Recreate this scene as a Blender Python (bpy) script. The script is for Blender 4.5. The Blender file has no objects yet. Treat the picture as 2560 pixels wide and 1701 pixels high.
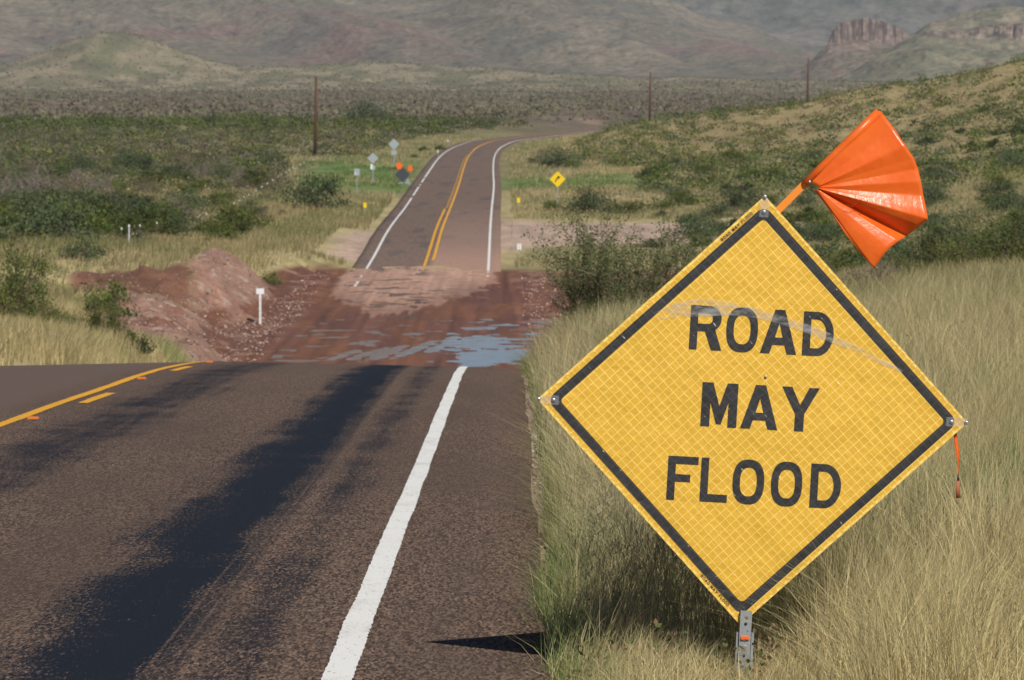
import bpy, math, random
import numpy as np
from mathutils import Vector, Matrix
from mathutils.geometry import tessellate_polygon
R = math.radians
random.seed(7); rng = np.random.default_rng(11)
sc = bpy.context.scene; COL = sc.collection
# ------------------------------------------------------------ camera, sky, sun, exposure
F = 4780.0                                   # focal length in 1024-wide pixels
cam = bpy.data.objects.new('camera', bpy.data.cameras.new('camera')); COL.objects.link(cam)
cam.data.sensor_width = 36; cam.data.lens = 36*F/1024
cam.rotation_euler = (R(90-2.754), 0, 0)
cam.data.clip_start = .5; cam.data.clip_end = 40000
cam.data.dof.use_dof = True; cam.data.dof.focus_distance = 18.2; cam.data.dof.aperture_fstop = 21
sc.camera = cam
sc.render.resolution_x, sc.render.resolution_y = 1024, 680
SUN = Vector((.43, -1.0, 1.0)).normalized()  # towards the sun
w = bpy.data.worlds.new('World'); sc.world = w; w.use_nodes = True
nt = w.node_tree; bg = nt.nodes['Background']
sky = nt.nodes.new('ShaderNodeTexSky'); sky.sky_type = 'NISHITA'; sky.sun_disc = False
sky.sun_elevation = math.asin(SUN.z); sky.sun_rotation = math.atan2(SUN.x, SUN.y)
sky.air_density = .8; sky.dust_density = .1; sky.ozone_density = 5; sky.altitude = 1400
nt.links.new(sky.outputs[0], bg.inputs[0]); bg.inputs[1].default_value = .05
sl = bpy.data.lights.new('sun', 'SUN'); sl.energy = 4.6; sl.angle = R(.53); sl.color = (1, .945, .86)
so = bpy.data.objects.new('sun', sl); COL.objects.link(so); so.rotation_euler = SUN.to_track_quat('Z', 'Y').to_euler()
sc.view_settings.view_transform = 'Standard'; sc.view_settings.look = 'None'; sc.view_settings.exposure = 0.0

# ------------------------------------------------------------ helpers
def hsh(ix, iy, s):
    n = (ix.astype(np.int64)*374761393 + iy.astype(np.int64)*668265263 + s*974711) & 0xffffffff
    n = ((n ^ (n >> 13))*1274126177) & 0xffffffff
    n = (n ^ (n >> 16)) & 0xffff
    return n/65535.0
def vn(x, y, s=0):
    x = np.asarray(x, float); y = np.asarray(y, float)
    ix = np.floor(x); iy = np.floor(y); fx = x-ix; fy = y-iy
    fx = fx*fx*(3-2*fx); fy = fy*fy*(3-2*fy)
    a = hsh(ix, iy, s); b = hsh(ix+1, iy, s); c = hsh(ix, iy+1, s); d = hsh(ix+1, iy+1, s)
    return (a*(1-fx)+b*fx)*(1-fy)+(c*(1-fx)+d*fx)*fy
def fbm(x, y, s=0, o=4):
    v = 0; amp = .5; t = 0
    for i in range(o):
        v = v+amp*vn(x*2**i, y*2**i, s+i*17); t += amp; amp *= .5
    return v/t                                   # 0..1
def ss(a, b, x):
    t = np.clip((x-a)/(b-a), 0, 1); return t*t*(3-2*t)
def mix(a, b, t):
    t = np.asarray(t)[..., None]; return a*(1-t)+b*t
def lin(*c):
    return np.array([((v/255+.055)/1.055)**2.4 if v > 10 else v/3294. for v in c])
def smooth_interp(xs, ys):
    xs = np.array(xs, float); ys = np.array(ys, float)
    h = np.diff(xs); d = np.diff(ys)/h; m = np.zeros(len(xs)); m[0] = d[0]; m[-1] = d[-1]
    m[1:-1] = (d[:-1]*h[1:]+d[1:]*h[:-1])/(h[1:]+h[:-1])
    def f(x):
        x = np.clip(np.asarray(x, float), xs[0], xs[-1]); i = np.clip(np.searchsorted(xs, x)-1, 0, len(xs)-2)
        t = (x-xs[i])/h[i]
        return ((2*t**3-3*t**2+1)*ys[i]+(t**3-2*t**2+t)*h[i]*m[i]+(-2*t**3+3*t**2)*ys[i+1]+(t**3-t**2)*h[i]*m[i+1])
    return f

def link(o, parent=None):
    COL.objects.link(o)
    if parent: o.parent = parent
    return o
def tag(o, label=None, cat=None, group=None, kind=None):
    if label: o['label'] = label
    if cat: o['category'] = cat
    if group: o['group'] = group
    if kind: o['kind'] = kind
    return o
def empty(name, loc=(0, 0, 0), rz=0):
    o = bpy.data.objects.new(name, None); o.empty_display_size = .1; o.location = loc; o.rotation_euler = (0, 0, rz); return link(o)
def np_mesh(name, V, faces, mat, parent=None, smooth=False, col=None, uv=None):
    """faces: int array (n,3) or (n,4)"""
    V = np.ascontiguousarray(V, dtype=np.float32).reshape(-1, 3); faces = np.ascontiguousarray(faces, dtype=np.int32)
    me = bpy.data.meshes.new(name); k = faces.shape[1]; n = len(faces)
    me.vertices.add(len(V)); me.vertices.foreach_set('co', V.ravel())
    me.loops.add(n*k); me.loops.foreach_set('vertex_index', faces.ravel())
    me.polygons.add(n); me.polygons.foreach_set('loop_start', np.arange(0, n*k, k, dtype=np.int32))
    if smooth: me.polygons.foreach_set('use_smooth', np.ones(n, dtype=bool))
    me.update(calc_edges=True)
    if col is not None:
        a = me.color_attributes.new('tint', 'FLOAT_COLOR', 'POINT')
        c = np.ones((len(V), 4), np.float32); c[:, :3] = col; a.data.foreach_set('color', c.ravel())
    if uv is not None:
        l = me.uv_layers.new(name='UVMap'); l.data.foreach_set('uv', np.ascontiguousarray(uv[faces.ravel()], dtype=np.float32).ravel())
    if mat: me.materials.append(mat)
    return link(bpy.data.objects.new(name, me), parent)
class MB:
    def __init__(s): s.v = []; s.f = []
    def add(s, vs, fs):
        o = len(s.v); s.v += [tuple(v) for v in vs]; s.f += [tuple(i+o for i in f) for f in fs]
    def box(s, c, d, M=None, bev=0):
        x, y, z = d[0]/2, d[1]/2, d[2]/2
        vs = [Vector((sx*x, sy*y, sz*z)) for sx in (-1, 1) for sy in (-1, 1) for sz in (-1, 1)]
        if M: vs = [M @ v for v in vs]
        s.add([v+Vector(c) for v in vs], [(0, 1, 3, 2), (4, 6, 7, 5), (0, 4, 5, 1), (2, 3, 7, 6), (0, 2, 6, 4), (1, 5, 7, 3)])
    def tube(s, pts, rad, n=8, cap=True):
        pts = [Vector(p) for p in pts]; rad = rad if hasattr(rad, '__len__') else [rad]*len(pts); vs = []; fs = []
        for i, p in enumerate(pts):
            d = (pts[min(i+1, len(pts)-1)]-pts[max(i-1, 0)]).normalized()
            a = d.cross(Vector((0, 0, 1)) if abs(d.z) < .9 else Vector((1, 0, 0))).normalized(); b = d.cross(a)
            for k in range(n):
                t = 2*math.pi*k/n; vs.append(p+(a*math.cos(t)+b*math.sin(t))*rad[i])
        for i in range(len(pts)-1):
            for k in range(n): fs.append((i*n+k, i*n+(k+1) % n, (i+1)*n+(k+1) % n, (i+1)*n+k))
        if cap: fs.append(tuple(range(n-1, -1, -1))); fs.append(tuple((len(pts)-1)*n+k for k in range(n)))
        s.add(vs, fs)
    def prism(s, poly, w0, w1):      # poly in (x,y) plane extruded along third axis
        n = len(poly)
        s.add([(p[0], p[1], w0) for p in poly]+[(p[0], p[1], w1) for p in poly],
              [tuple(range(n-1, -1, -1)), tuple(range(n, 2*n))]+[(i, (i+1) % n, n+(i+1) % n, n+i) for i in range(n)])
    def build(s, name, mat, parent=None, smooth=False):
        me = bpy.data.meshes.new(name); me.from_pydata(s.v, [], s.f); me.update()
        if smooth:
            for p in me.polygons: p.use_smooth = True
        me.materials.append(mat); return link(bpy.data.objects.new(name, me), parent)

def material(name, rough=.8, color=(.5, .5, .5), spec=.3, metal=0):
    m = bpy.data.materials.new(name); m.use_nodes = True; b = m.node_tree.nodes['Principled BSDF']
    b.inputs['Base Color'].default_value = (*color, 1); b.inputs['Roughness'].default_value = rough
    b.inputs['Specular IOR Level'].default_value = spec; b.inputs['Metallic'].default_value = metal
    return m
class NT:
    def __init__(s, m): s.m = m; s.t = m.node_tree; s.b = s.t.nodes['Principled BSDF']
    def n(s, typ, **kw):
        x = s.t.nodes.new('ShaderNode'+typ)
        for k, v in kw.items(): setattr(x, k, v)
        return x
    def l(s, a, b): s.t.links.new(a, b)
    def val(s, sock, v):
        if isinstance(v, bpy.types.NodeSocket): s.l(v, sock)
        else: sock.default_value = v
    def math(s, op, a, b=0, c=0, clamp=False):
        x = s.n('Math', operation=op); x.use_clamp = clamp
        for i, v in enumerate((a, b, c)): s.val(x.inputs[i], v)
        return x.outputs[0]
    def ramp(s, v, lo, hi):
        x = s.n('MapRange'); x.interpolation_type = 'SMOOTHSTEP'; s.val(x.inputs[0], v); x.inputs[1].default_value = lo; x.inputs[2].default_value = hi
        return x.outputs[0]
    def noise(s, vec, scale, detail=4, rough=.55, sx=1, sy=1, sz=1):
        mp = s.n('Mapping'); s.l(vec, mp.inputs[0]); mp.inputs[3].default_value = (sx, sy, sz)
        x = s.n('TexNoise'); s.l(mp.outputs[0], x.inputs[0]); x.inputs['Scale'].default_value = scale; x.inputs['Detail'].default_value = detail; x.inputs['Roughness'].default_value = rough
        return x.outputs[0]
    def mixc(s, t, a, b, mode='MIX'):
        x = s.n('Mix', data_type='RGBA', blend_type=mode); s.val(x.inputs[0], t)
        for i, v in ((6, a), (7, b)):
            if isinstance(v, bpy.types.NodeSocket): s.l(v, x.inputs[i])
            else: x.inputs[i].default_value = (*v, 1) if len(v) == 3 else v
        return x.outputs[2]
    def bump(s, h, dist=.01, strength=1):
        x = s.n('Bump'); x.inputs['Distance'].default_value = dist; x.inputs['Strength'].default_value = strength; s.l(h, x.inputs['Height']); s.l(x.outputs[0], s.b.inputs['Normal'])
    def base(s, c): s.l(c, s.b.inputs['Base Color'])
    def obj(s): return s.n('TexCoord').outputs['Object']

# ------------------------------------------------------------ measured lie of the land
road_z = smooth_interp([-60, 0, 17, 34, 40.3, 44.9, 50, 54.6, 60.8, 67.7, 74, 84, 101, 126, 151, 176, 190, 215, 225, 252, 270, 300, 334, 407, 457, 561, 640, 706, 756, 806, 874, 940, 1040, 1200, 1500],
                       [-.1, -1.60, -2.03, -2.49, -2.667, -2.789, -2.939, -3.067, -3.284, -3.593, -3.95, -4.62, -5.8, -7.5, -8.9, -9.75, -9.9, -9.9, -9.87, -9.75, -9.6, -9.27, -8.65, -8.1, -7.5, -6.8, -6.2, -5.85, -5.6, -5.2, -5.05, -4.85, -4.5, -3.6, -1.5])
road_x = smooth_interp([-60, 72, 220, 300, 407, 457, 561, 620, 706, 756, 806, 874, 940, 1040, 1200, 1500], [-4.3, -4.3, -4.9, -5.1, -5.35, -5.4, -5.85, -6.0, -5.7, -5.0, -3.2, .8, 5.6, 14.5, 33, 80])
LR = np.array([90, 130, 150, 180, 200, 215, 222, 230, 240, 255, 275, 300, 336, 450, 600, 800, 1000, 1200, 1400, 2000, 2700, 3400, 4400.])
LX = np.array([-300, 0, 128, 256.])
LZ = np.array([[-4.2, -4.5, -4.6, -4.7], [-5.2, -6.1, -6.55, -6.9], [-5.8, -6.8, -7.45, -7.7], [-6.4, -7.3, -8.1, -8.8], [-6.7, -7.7, -8.35, -9.6],
               [-6.9, -7.9, -8.2, -8.9], [-7.2, -8.0, -8.1, -8.3], [-7.2, -7.35, -7.45, -7.6], [-7.25, -7.3, -7.3, -7.35], [-7.3, -7.3, -7.35, -7.8], [-7.4, -7.4, -7.5, -8.3],
               [-7.45, -7.45, -7.7, -8.5], [-7.4, -7.4, -7.7, -8.3], [-7, -7, -7.1, -7.3], [-6.2, -6.3, -6.3, -6.4], [-4.6, -4.7, -4.7, -4.8], [-3, -3.1, -3.1, -3.2], [-1.5]*4, [-.2]*4, [4.2]*4, [10]*4, [17.8]*4, [27]*4])
RX = np.array([520, 560, 660, 768, 900, 1024, 1300.])
RR = np.array([90, 110, 140, 180, 200, 250, 285, 310, 380, 450, 560, 672, 760, 850, 950, 1200, 2000, 3400, 4400.])
RZ = np.array([[-4.4, -4.1, -3.9, -3.8, -3.6, -3.4, -2.8], [-5.7, -5.2, -4.6, -4.4, -4.0, -3.8, -3], [-8, -7.3, -6, -5.4, -4.9, -4.6, -3.8], [-9.7, -9.6, -8.8, -7.2, -6.2, -5.5, -4.5],
               [-9.9, -9.9, -9.6, -8.2, -7, -6.2, -5], [-9.85, -9.85, -9.8, -9.0, -7.8, -7, -5.5], [-9.7, -9.7, -9.5, -8.9, -8, -7.2, -5.6], [-9.1, -9, -8.8, -8.6, -8, -7, -5],
               [-8.5, -8.6, -8.5, -8.3, -7.6, -6.4, -4], [-7.6, -7.6, -7.5, -7.2, -6, -4.5, -2], [-6.8, -6.7, -6.2, -5, -3, 1, 5], [-6.2, -6, -5, -3.1, 1.3, 7.0, 14],
               [-5.6, -5.3, -3.6, .2, 4.2, 7.3, 14], [-5.1, -4.8, -1.9, -.1, 2.4, 5.6, 12], [-4.8, -4, -1.2, -.5, 1, 4, 10], [-3.5, -2.5, -1.5, -1.5, -1, 0, 5], [4.2]*7, [17.8]*7, [27]*7])
def table(rows, cols, Z, D, x):
    D = np.clip(D, rows[0], rows[-1]); x = np.clip(x, cols[0], cols[-1])
    i = np.clip(np.searchsorted(rows, D)-1, 0, len(rows)-2); j = np.clip(np.searchsorted(cols, x)-1, 0, len(cols)-2)
    t = (D-rows[i])/(rows[i+1]-rows[i]); s = (x-cols[j])/(cols[j+1]-cols[j])
    t = t*t*(3-2*t)*.5+t*.5; s = s*s*(3-2*s)*.6+s*.4
    return (Z[i, j]*(1-s)+Z[i, j+1]*s)*(1-t)+(Z[i+1, j]*(1-s)+Z[i+1, j+1]*s)*t
PUD = [  # puddles: X, D, half width, half depth, slant
    (-.6, 191, 1.55, 6.5, .1), (-1.6, 203, 1.1, 6.5, .12), (-.35, 199, .95, 1.6, 0), (.35, 205.5, .8, 1.2, 0), (-1.5, 216, .75, 1.9, .1), (-.4, 219, 1.0, .9, 0),
    (-4.0, 197, .32, 7, .09), (-4.9, 196, .36, 6, .1), (-5.8, 193.5, .28, 5.5, .12), (-6.7, 193, .25, 4.5, .1), (-3.1, 198, .3, 4, .1), (-8.6, 188, .9, .9, 0), (-7.8, 214, .9, .7, 0),
    (1.1, 193, .4, 1.3, 0), (-2.6, 206, .3, 3, .05)]
def puddle_mask(X, D):
    m = np.zeros_like(X)
    for px, pd, a, b, sl_ in PUD:
        dx = (X-px-(D-pd)*sl_)/a; dy = (D-pd)/b
        m = np.maximum(m, 1.25-np.sqrt(dx*dx+dy*dy))
    return m
WATER_Z = -9.86
def height(X, D, fine=True):
    X = np.asarray(X, float); D = np.asarray(D, float)
    rz = road_z(D); l = X-road_x(D); Ds = np.maximum(D, 5.)
    xp = 512+X/Ds*F
    nat = np.where(l < 0, table(LR, LX, LZ, D, xp), table(RR, RX, RZ, D, xp))
    g = np.interp(X, [.1, .5, 1.2, 3, 6, 12, 30], [-.06, .02, .32, .48, .78, 1.5, 4])
    nr = rz-.1+(g+.1)*np.minimum(np.maximum(D, 0)/67, 1.2)
    nl = rz+.05+.04*np.clip(-l-4.6, 0, 30)
    nr = nr-.11*np.exp(-(((X-.9)/.5)**2+((D-18.2)/1.2)**2)); near = np.where(l < 0, nl, nr)
    t = ss(78, 95, D); nat = near*(1-t)+nat*t
    if fine:
        am = np.interp(D, [0, 60, 120, 200, 400, 1000, 4000], [.03, .08, .2, .25, .4, 1.0, 4])
        sc_ = np.interp(D, [0, 200, 1000, 4000], [1.5, 3.5, 14, 50])
        nat = nat+am*(fbm(X/sc_+5, D/sc_/1.5+3, 3, 4)-.5)*ss(4.5, 6.5, np.abs(l))
        md = ss(-9.2, -10.2, X)*ss(150, 165, D)*(1-ss(238, 250, D))*ss(-30, -22, X)
        nat = nat+.22*np.exp(-(((X+14.4)/2.2)**2+((D-243)/6)**2))-.35*ss(-15.5, -18, X)*ss(226, 230, D)*(1-ss(240, 250, D))
        nat = nat+md*((fbm(X/1.3+D*.05, D/3.2, 41, 5)-.5)*1.0+.30*(fbm(X/.45, D/1.3, 45, 3)-.5)+.35*(fbm((X*.8+D*.12)/.8, D/9, 43, 3)-.5))
        mr = ss(700, 1100, D)
        nat = nat+mr*ss(180, 0, np.abs(xp-110))*0
    # low cone hill far left and pale bench
    nat = nat+22*np.exp(-(((X+290)/52)**2+((D-3450)/260)**2))+13*np.exp(-(((X+290)/120)**2+((D-3480)/320)**2))
    nat = nat+17*np.exp(-((D-3650)/260)**2)*(np.interp(X, [-700, -450, -192, -109, -24, 37, 140, 300, 600], [.35, .4, .42, .95, .72, .45, .25, .1, 0])+.12*(fbm(X/40, D/200, 9, 3)-.5))
    er = np.where(l > 0, 4.42, 4.62)
    extra = np.where(l < 0, 2.3*np.exp(-((D-218)/9)**2)+1.0*ss(178, 186, D)*(1-ss(262, 290, D))+1.8*ss(236, 250, D)*(1-ss(278, 292, D)), ss(176, 190, D)*(1-ss(285, 300, D))*6.5)
    wd = np.interp(D, [-60, 60, 95, 170, 182, 285, 310, 500, 900, 2000], [.35, .4, 1.3, 1.6, 3.6, 3.6, 5, 9, 25, 60])
    d = np.abs(l)-er-extra
    t = np.maximum(ss(0, 1, d/wd), ss(1180, 1400, D))
    mud = ss(172, 180, D)*(1-ss(287, 292, D+4*(fbm(X/1.5, D*0, 77, 3)-.5)+.35*(l < 0)*0+np.where(l > .5, 6*(l-.5)/4, 0)))
    core = rz-.02*np.abs(l)-.10*(1-mud)+mud*(.05+.12*ss(3, 6, np.abs(l))*0)
    core = np.where(np.abs(l) > er, rz-.02*er-.07+mud*.1, core)
    z = core*(1-t)+nat*t
    if fine:
        z = z+mud*(1-t)*(.04*(fbm(X/1.6, D/9, 21, 4)-.5)+.03*(fbm(X/.35, D/30, 25, 3)-.5))
        inw = mud*(1-t)
        pm = puddle_mask(X, D)+1.25*(fbm(X/.85+D*.1, D/1.5, 31, 5)-.5)
        z = np.where(inw > .3, z*(1-ss(.1, .4, pm))+(WATER_Z-.05)*ss(.1, .4, pm), z)
        z = np.where((inw > .3) & (pm < .2), np.maximum(z, WATER_Z+.012), z)
    return z
def gz(x, d): return float(height(np.array([x]), np.array([d]))[0])
def X_at(px, D): return (px-512)/F*D

# ------------------------------------------------------------ ground colours (albedo)
C_straw = np.array([.40, .33, .165]); C_olive = np.array([.18, .175, .065]); C_soil = np.array([.30, .20, .14]); C_green = np.array([.105, .20, .045])
C_mud = np.array([.245, .108, .072]); C_dry = np.array([.42, .255, .19]); C_grav = np.array([.30, .175, .13]); C_pink = np.array([.42, .30, .24])
def ground_colour(X, D, z):
    l = X-road_x(D); xp = 512+X/np.maximum(D, 5)*F
    n1 = fbm(X/6+9, D/22+1, 5, 4); n2 = fbm(X/1.5, D/5, 6, 4); n3 = fbm(X/25, D/90, 8, 3)
    c = mix(C_straw*np.ones(X.shape+(3,)), C_olive, ss(.45, .62, n1)*.55)
    far = ss(380, 560, D)
    c = mix(c, mix(C_olive*np.ones(X.shape+(3,)), C_soil, ss(.5, .66, n2)*.6), far*np.where(xp > 560, .45, .85)); c = mix(c, np.array([.37, .275, .13]), far*(xp > 560)*.65*(1-ss(900, 1000, D)))
    f2 = ss(900, 1200, D)
    brown = np.array([.155, .12, .085]); pale = np.array([.29, .24, .155]); ol = np.array([.17, .165, .09])
    pl = mix(brown*np.ones(X.shape+(3,)), ol, ss(.4, .62, fbm(X/40, D/220, 12, 4)))
    pl = mix(pl, C_soil*1.2, ss(.68, .76, fbm(X/10, D/30, 15, 3))*.7)
    hill = ss(2500, 3000, D)*(1-ss(3900, 4100, D))
    pl = mix(pl, mix(pale*np.ones(X.shape+(3,)), ol*.9, ss(.42, .6, fbm(X/12, D/60, 18, 4))), hill*.85)
    pl = mix(pl, np.array([.13, .12, .09]), ss(3950, 4100, D)*.6)
    c = mix(c, pl, f2)
    # green flushes
    gl = ss(296, 325, xp)*(1-ss(410, 424, xp))*ss(440, 465, D)*(1-ss(585, 640, D))*ss(.2, .42, fbm(X/5, D/28, 51, 3))
    gr = ss(492, 505, xp)*(1-ss(635, 660, xp))*ss(452, 465, D)*(1-ss(500, 520, D))*ss(.3, .5, fbm(X/5, D/12, 52, 3))
    c = mix(c, C_green, np.clip(gl+gr, 0, 1)*.7)
    c = mix(c, np.array([.2, .22, .08]), ss(560, 640, D)*(1-ss(700, 800, D))*ss(330, 350, xp)*(1-ss(400, 440, xp))*.4)
    # side gravel track and shoulders
    tr = ss(306+2*n2*6, 314+2*n2*6, D)*(1-ss(362-X*.5, 376-X*.5, D))*(l > 0)*(1-ss(24, 30, l))
    tr2 = ss(296, 302, D)*(1-ss(338, 350, D))*(l < 0)*(1-ss(5.6, 7.5, -l+2*(n2-.5)))
    tr3 = ss(424, 428, D)*(1-ss(440, 446, D))*ss(10, 14, l)
    c = mix(c, C_pink*(.8+.5*n2[..., None]), np.clip(np.maximum(np.maximum(tr, tr2), tr3*.7), 0, 1)*.9)
    sh = ss(4.3, 4.5, np.abs(l))*(1-ss(4.75, 5.2, np.abs(l)+.8*(n2-.5)))*(D < 170)
    c = mix(c, C_pink*.9, sh*.9)
    # gravel spoil bank
    gm = ss(-7.5, -9.3, X)*ss(-23.5, -20, X)*ss(148, 156, D+6*(n2-.5))*ss(104, 116, xp)*(1-ss(247, 255, D+8*(n2-.5)))*(1-ss(-7.25, -6.95, z+.2*(n2-.5)-1.6*ss(-17.8, -17., X)*ss(254, 251, D)))
    gm = gm*(1-ss(228, 231, D)*ss(-15.2, -16.8, X))
    cut = ss(214, 219, D+4*(n2-.5))*(1-ss(229, 233, D+3*(n1-.5)))*ss(62, 78, xp)*(1-ss(185, 200, xp)); gm = gm*(1-cut)
    gv = C_grav*(.75+.5*n2[..., None]); gv = mix(gv, C_mud*.9, ss(.55, .7, fbm(X/2.2, D/6, 61, 3))*.8); gv = mix(gv, np.array([.5, .4, .33]), ss(.66, .74, fbm(X/.25, D/1., 62, 3))*.6)
    c = mix(c, gv, np.clip(gm, 0, 1)); c = mix(c, C_mud*(.4+.6*n2[..., None]), np.clip(cut, 0, 1)*.95)
    # mud in the wash
    bed = ss(176, 182, D+3*(n1-.5))*(1-ss(281, 293, D+9*(n2-.5)))*(1-ss(-9.35, -9.05, z+.15*(n2-.5)))
    md = mix(C_mud*np.ones(X.shape+(3,)), np.array([.30, .13, .07]), ss(.45, .65, fbm(X/1.2, D/10, 71, 3)))
    md = md*(.65+.7*fbm(X/.28+D*.012, D/45, 73, 3)[..., None]); md = md*(1-.4*ss(-.5, .1, puddle_mask(X, D))[..., None]); md = mix(md, C_grav*1.15, ss(4.6, 6, np.abs(l))*ss(.55, .7, fbm(X/1.1, D/2.5, 72, 4))*.6)
    e = 227+9*(fbm(X/.7+3, D*0+2, 81, 4)-.5)+4.2*np.abs(l+1.1)**1.35
    dry = ss(0, 3, D-e+12*(fbm(X/.3+D*.01, D/12, 82, 3)-.5))*(1-ss(4.15, 4.7, np.abs(l+.3)+.9*(fbm(X, D/4, 83, 3)-.5)))
    dry = dry*(.55+.45*ss(0, 22, D-e))*(1-.7*ss(.68, .73, fbm(X/.8+D*.12, D/3.5, 84, 3))*ss(262, 250, D))
    md = mix(md, C_dry*(.72+.5*fbm(X/.22, D/50, 85, 3)[..., None]), np.clip(dry, 0, 1))
    return mix(c, md, np.clip(bed, 0, 1)), np.clip(bed*(1-dry), 0, 1)

def ground_material(nm='ground', k_=1., sy=.35, bd=.06):
    m = material(nm, .95); n = NT(m); a = n.n('VertexColor', layer_name='tint'); o = n.obj()
    sep = n.n('SeparateXYZ'); n.l(o, sep.inputs[0])
    n1 = n.noise(o, 3.2, 6, .7, 1, sy, 1); n2 = n.noise(o, .5, 5, .65, 1, min(.3, sy), 1); n3 = n.noise(o, .045, 4, .65, 1, .25, 1)
    f = n.ramp(sep.outputs[1], 300, 900)
    if k_ < 1:      # the spoil heap is crumbly, the mud is drawn out along the traffic
        side = n.ramp(sep.outputs[0], -8.8, -10.2); r1 = n.noise(o, 2.6, 6, .75, 1, .55, 1); r2 = n.noise(o, .7, 5, .7, 1, .6, 1)
        def mv(a, b): return n.math('ADD', n.math('MULTIPLY', a, n.math('SUBTRACT', 1, side)), n.math('MULTIPLY', b, side))
        n1 = mv(n1, n.math('ADD', n.math('MULTIPLY', n.math('SUBTRACT', r1, .5), 1.7), .5)); n2 = mv(n2, r2)
    k = n.math('ADD', n.math('MULTIPLY', n.math('SUBTRACT', n1, .5), 1.1*k_), n.math('MULTIPLY', n.math('SUBTRACT', n2, .5), 1.3*k_))
    k2 = n.math('MULTIPLY', n.math('SUBTRACT', n3, .5), n.math('MULTIPLY', f, 1.6))
    v = n.math('ADD', n.math('ADD', 1.0, k), k2)
    v = n.math('MAXIMUM', v, .25)
    c = n.n('VectorMath', operation='SCALE'); n.l(a.outputs[0], c.inputs[0]); n.l(v, c.inputs['Scale']); n.base(c.outputs[0])
    wet = n.n('Attribute', attribute_name='wet')
    r = n.math('SUBTRACT', .95, n.math('MULTIPLY', wet.outputs['Fac'], .18)); n.l(r, n.b.inputs['Roughness'])
    n.bump(n1, bd, .8); return m
M_ground = ground_material(); M_wash = ground_material('wash_ground', .7, .09, .03)
def grid_terrain(name, Ds, cols_fn, mat=None):
    rows = [np.asarray(cols_fn(d)) for d in Ds]; nc = len(rows[0])
    X = np.array(rows); D = np.repeat(np.asarray(Ds, float)[:, None], nc, 1)
    Z = height(X, D); c, wet = ground_colour(X, D, Z); nr = len(Ds)
    i = np.arange(nr-1)[:, None]*nc+np.arange(nc-1)[None, :]
    f = np.stack([i, i+1, i+nc+1, i+nc], -1).reshape(-1, 4)
    o = np_mesh(name, np.stack([X, D, Z], -1).reshape(-1, 3), f, mat or M_ground, smooth=True, col=c.reshape(-1, 3))
    at = o.data.attributes.new('wet', 'FLOAT', 'POINT'); at.data.foreach_set('value', wet.astype(np.float32).ravel())
    return tag(o, kind='structure')
u = np.linspace(-1, 1, 331); us = np.sign(u)*np.abs(u)**1.7
grid_terrain('ground', np.concatenate([np.arange(-40, 90, .7), np.arange(90, 173, .8), [174.]]), lambda d: us*(40+.25*max(d, 0))-1.5*(1-us*us))
xs = np.concatenate([np.arange(-90, -26, 2.), np.arange(-26, -11, .2), np.arange(-11, 5, .09), np.arange(5, 24, .35), np.arange(24, 91, 2.5)])
grid_terrain('wash_bed', np.concatenate([np.arange(173.5, 250, .35), np.arange(250, 301, .6)]), lambda d: xs, M_wash)
u2 = np.linspace(-1, 1, 421); us2 = u2*(.75+.25*np.abs(u2))
dd = [299.5]
while dd[-1] < 4400: dd.append(dd[-1]+max(.9, dd[-1]*.0035 if dd[-1] < 1400 else dd[-1]*.009))
grid_terrain('plain', dd, lambda d: us2*(.17*d+20))

# ------------------------------------------------------------ water standing in the wash
mw = material('muddy_water', .03, (.10, .055, .04), .5); nw = NT(mw)
nz = nw.noise(nw.obj(), 1.2, 2, .5, 1, .4); nw.bump(nz, .02, .5)
mw.node_tree.nodes['Principled BSDF'].inputs['IOR'].default_value = 1.33
V = [(-9.6, 181, WATER_Z), (3.2, 181, WATER_Z), (3.2, 226, WATER_Z), (-9.6, 226, WATER_Z)]
tag(np_mesh('water', V, np.array([[0, 1, 2, 3]]), mw), kind='structure')

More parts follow.
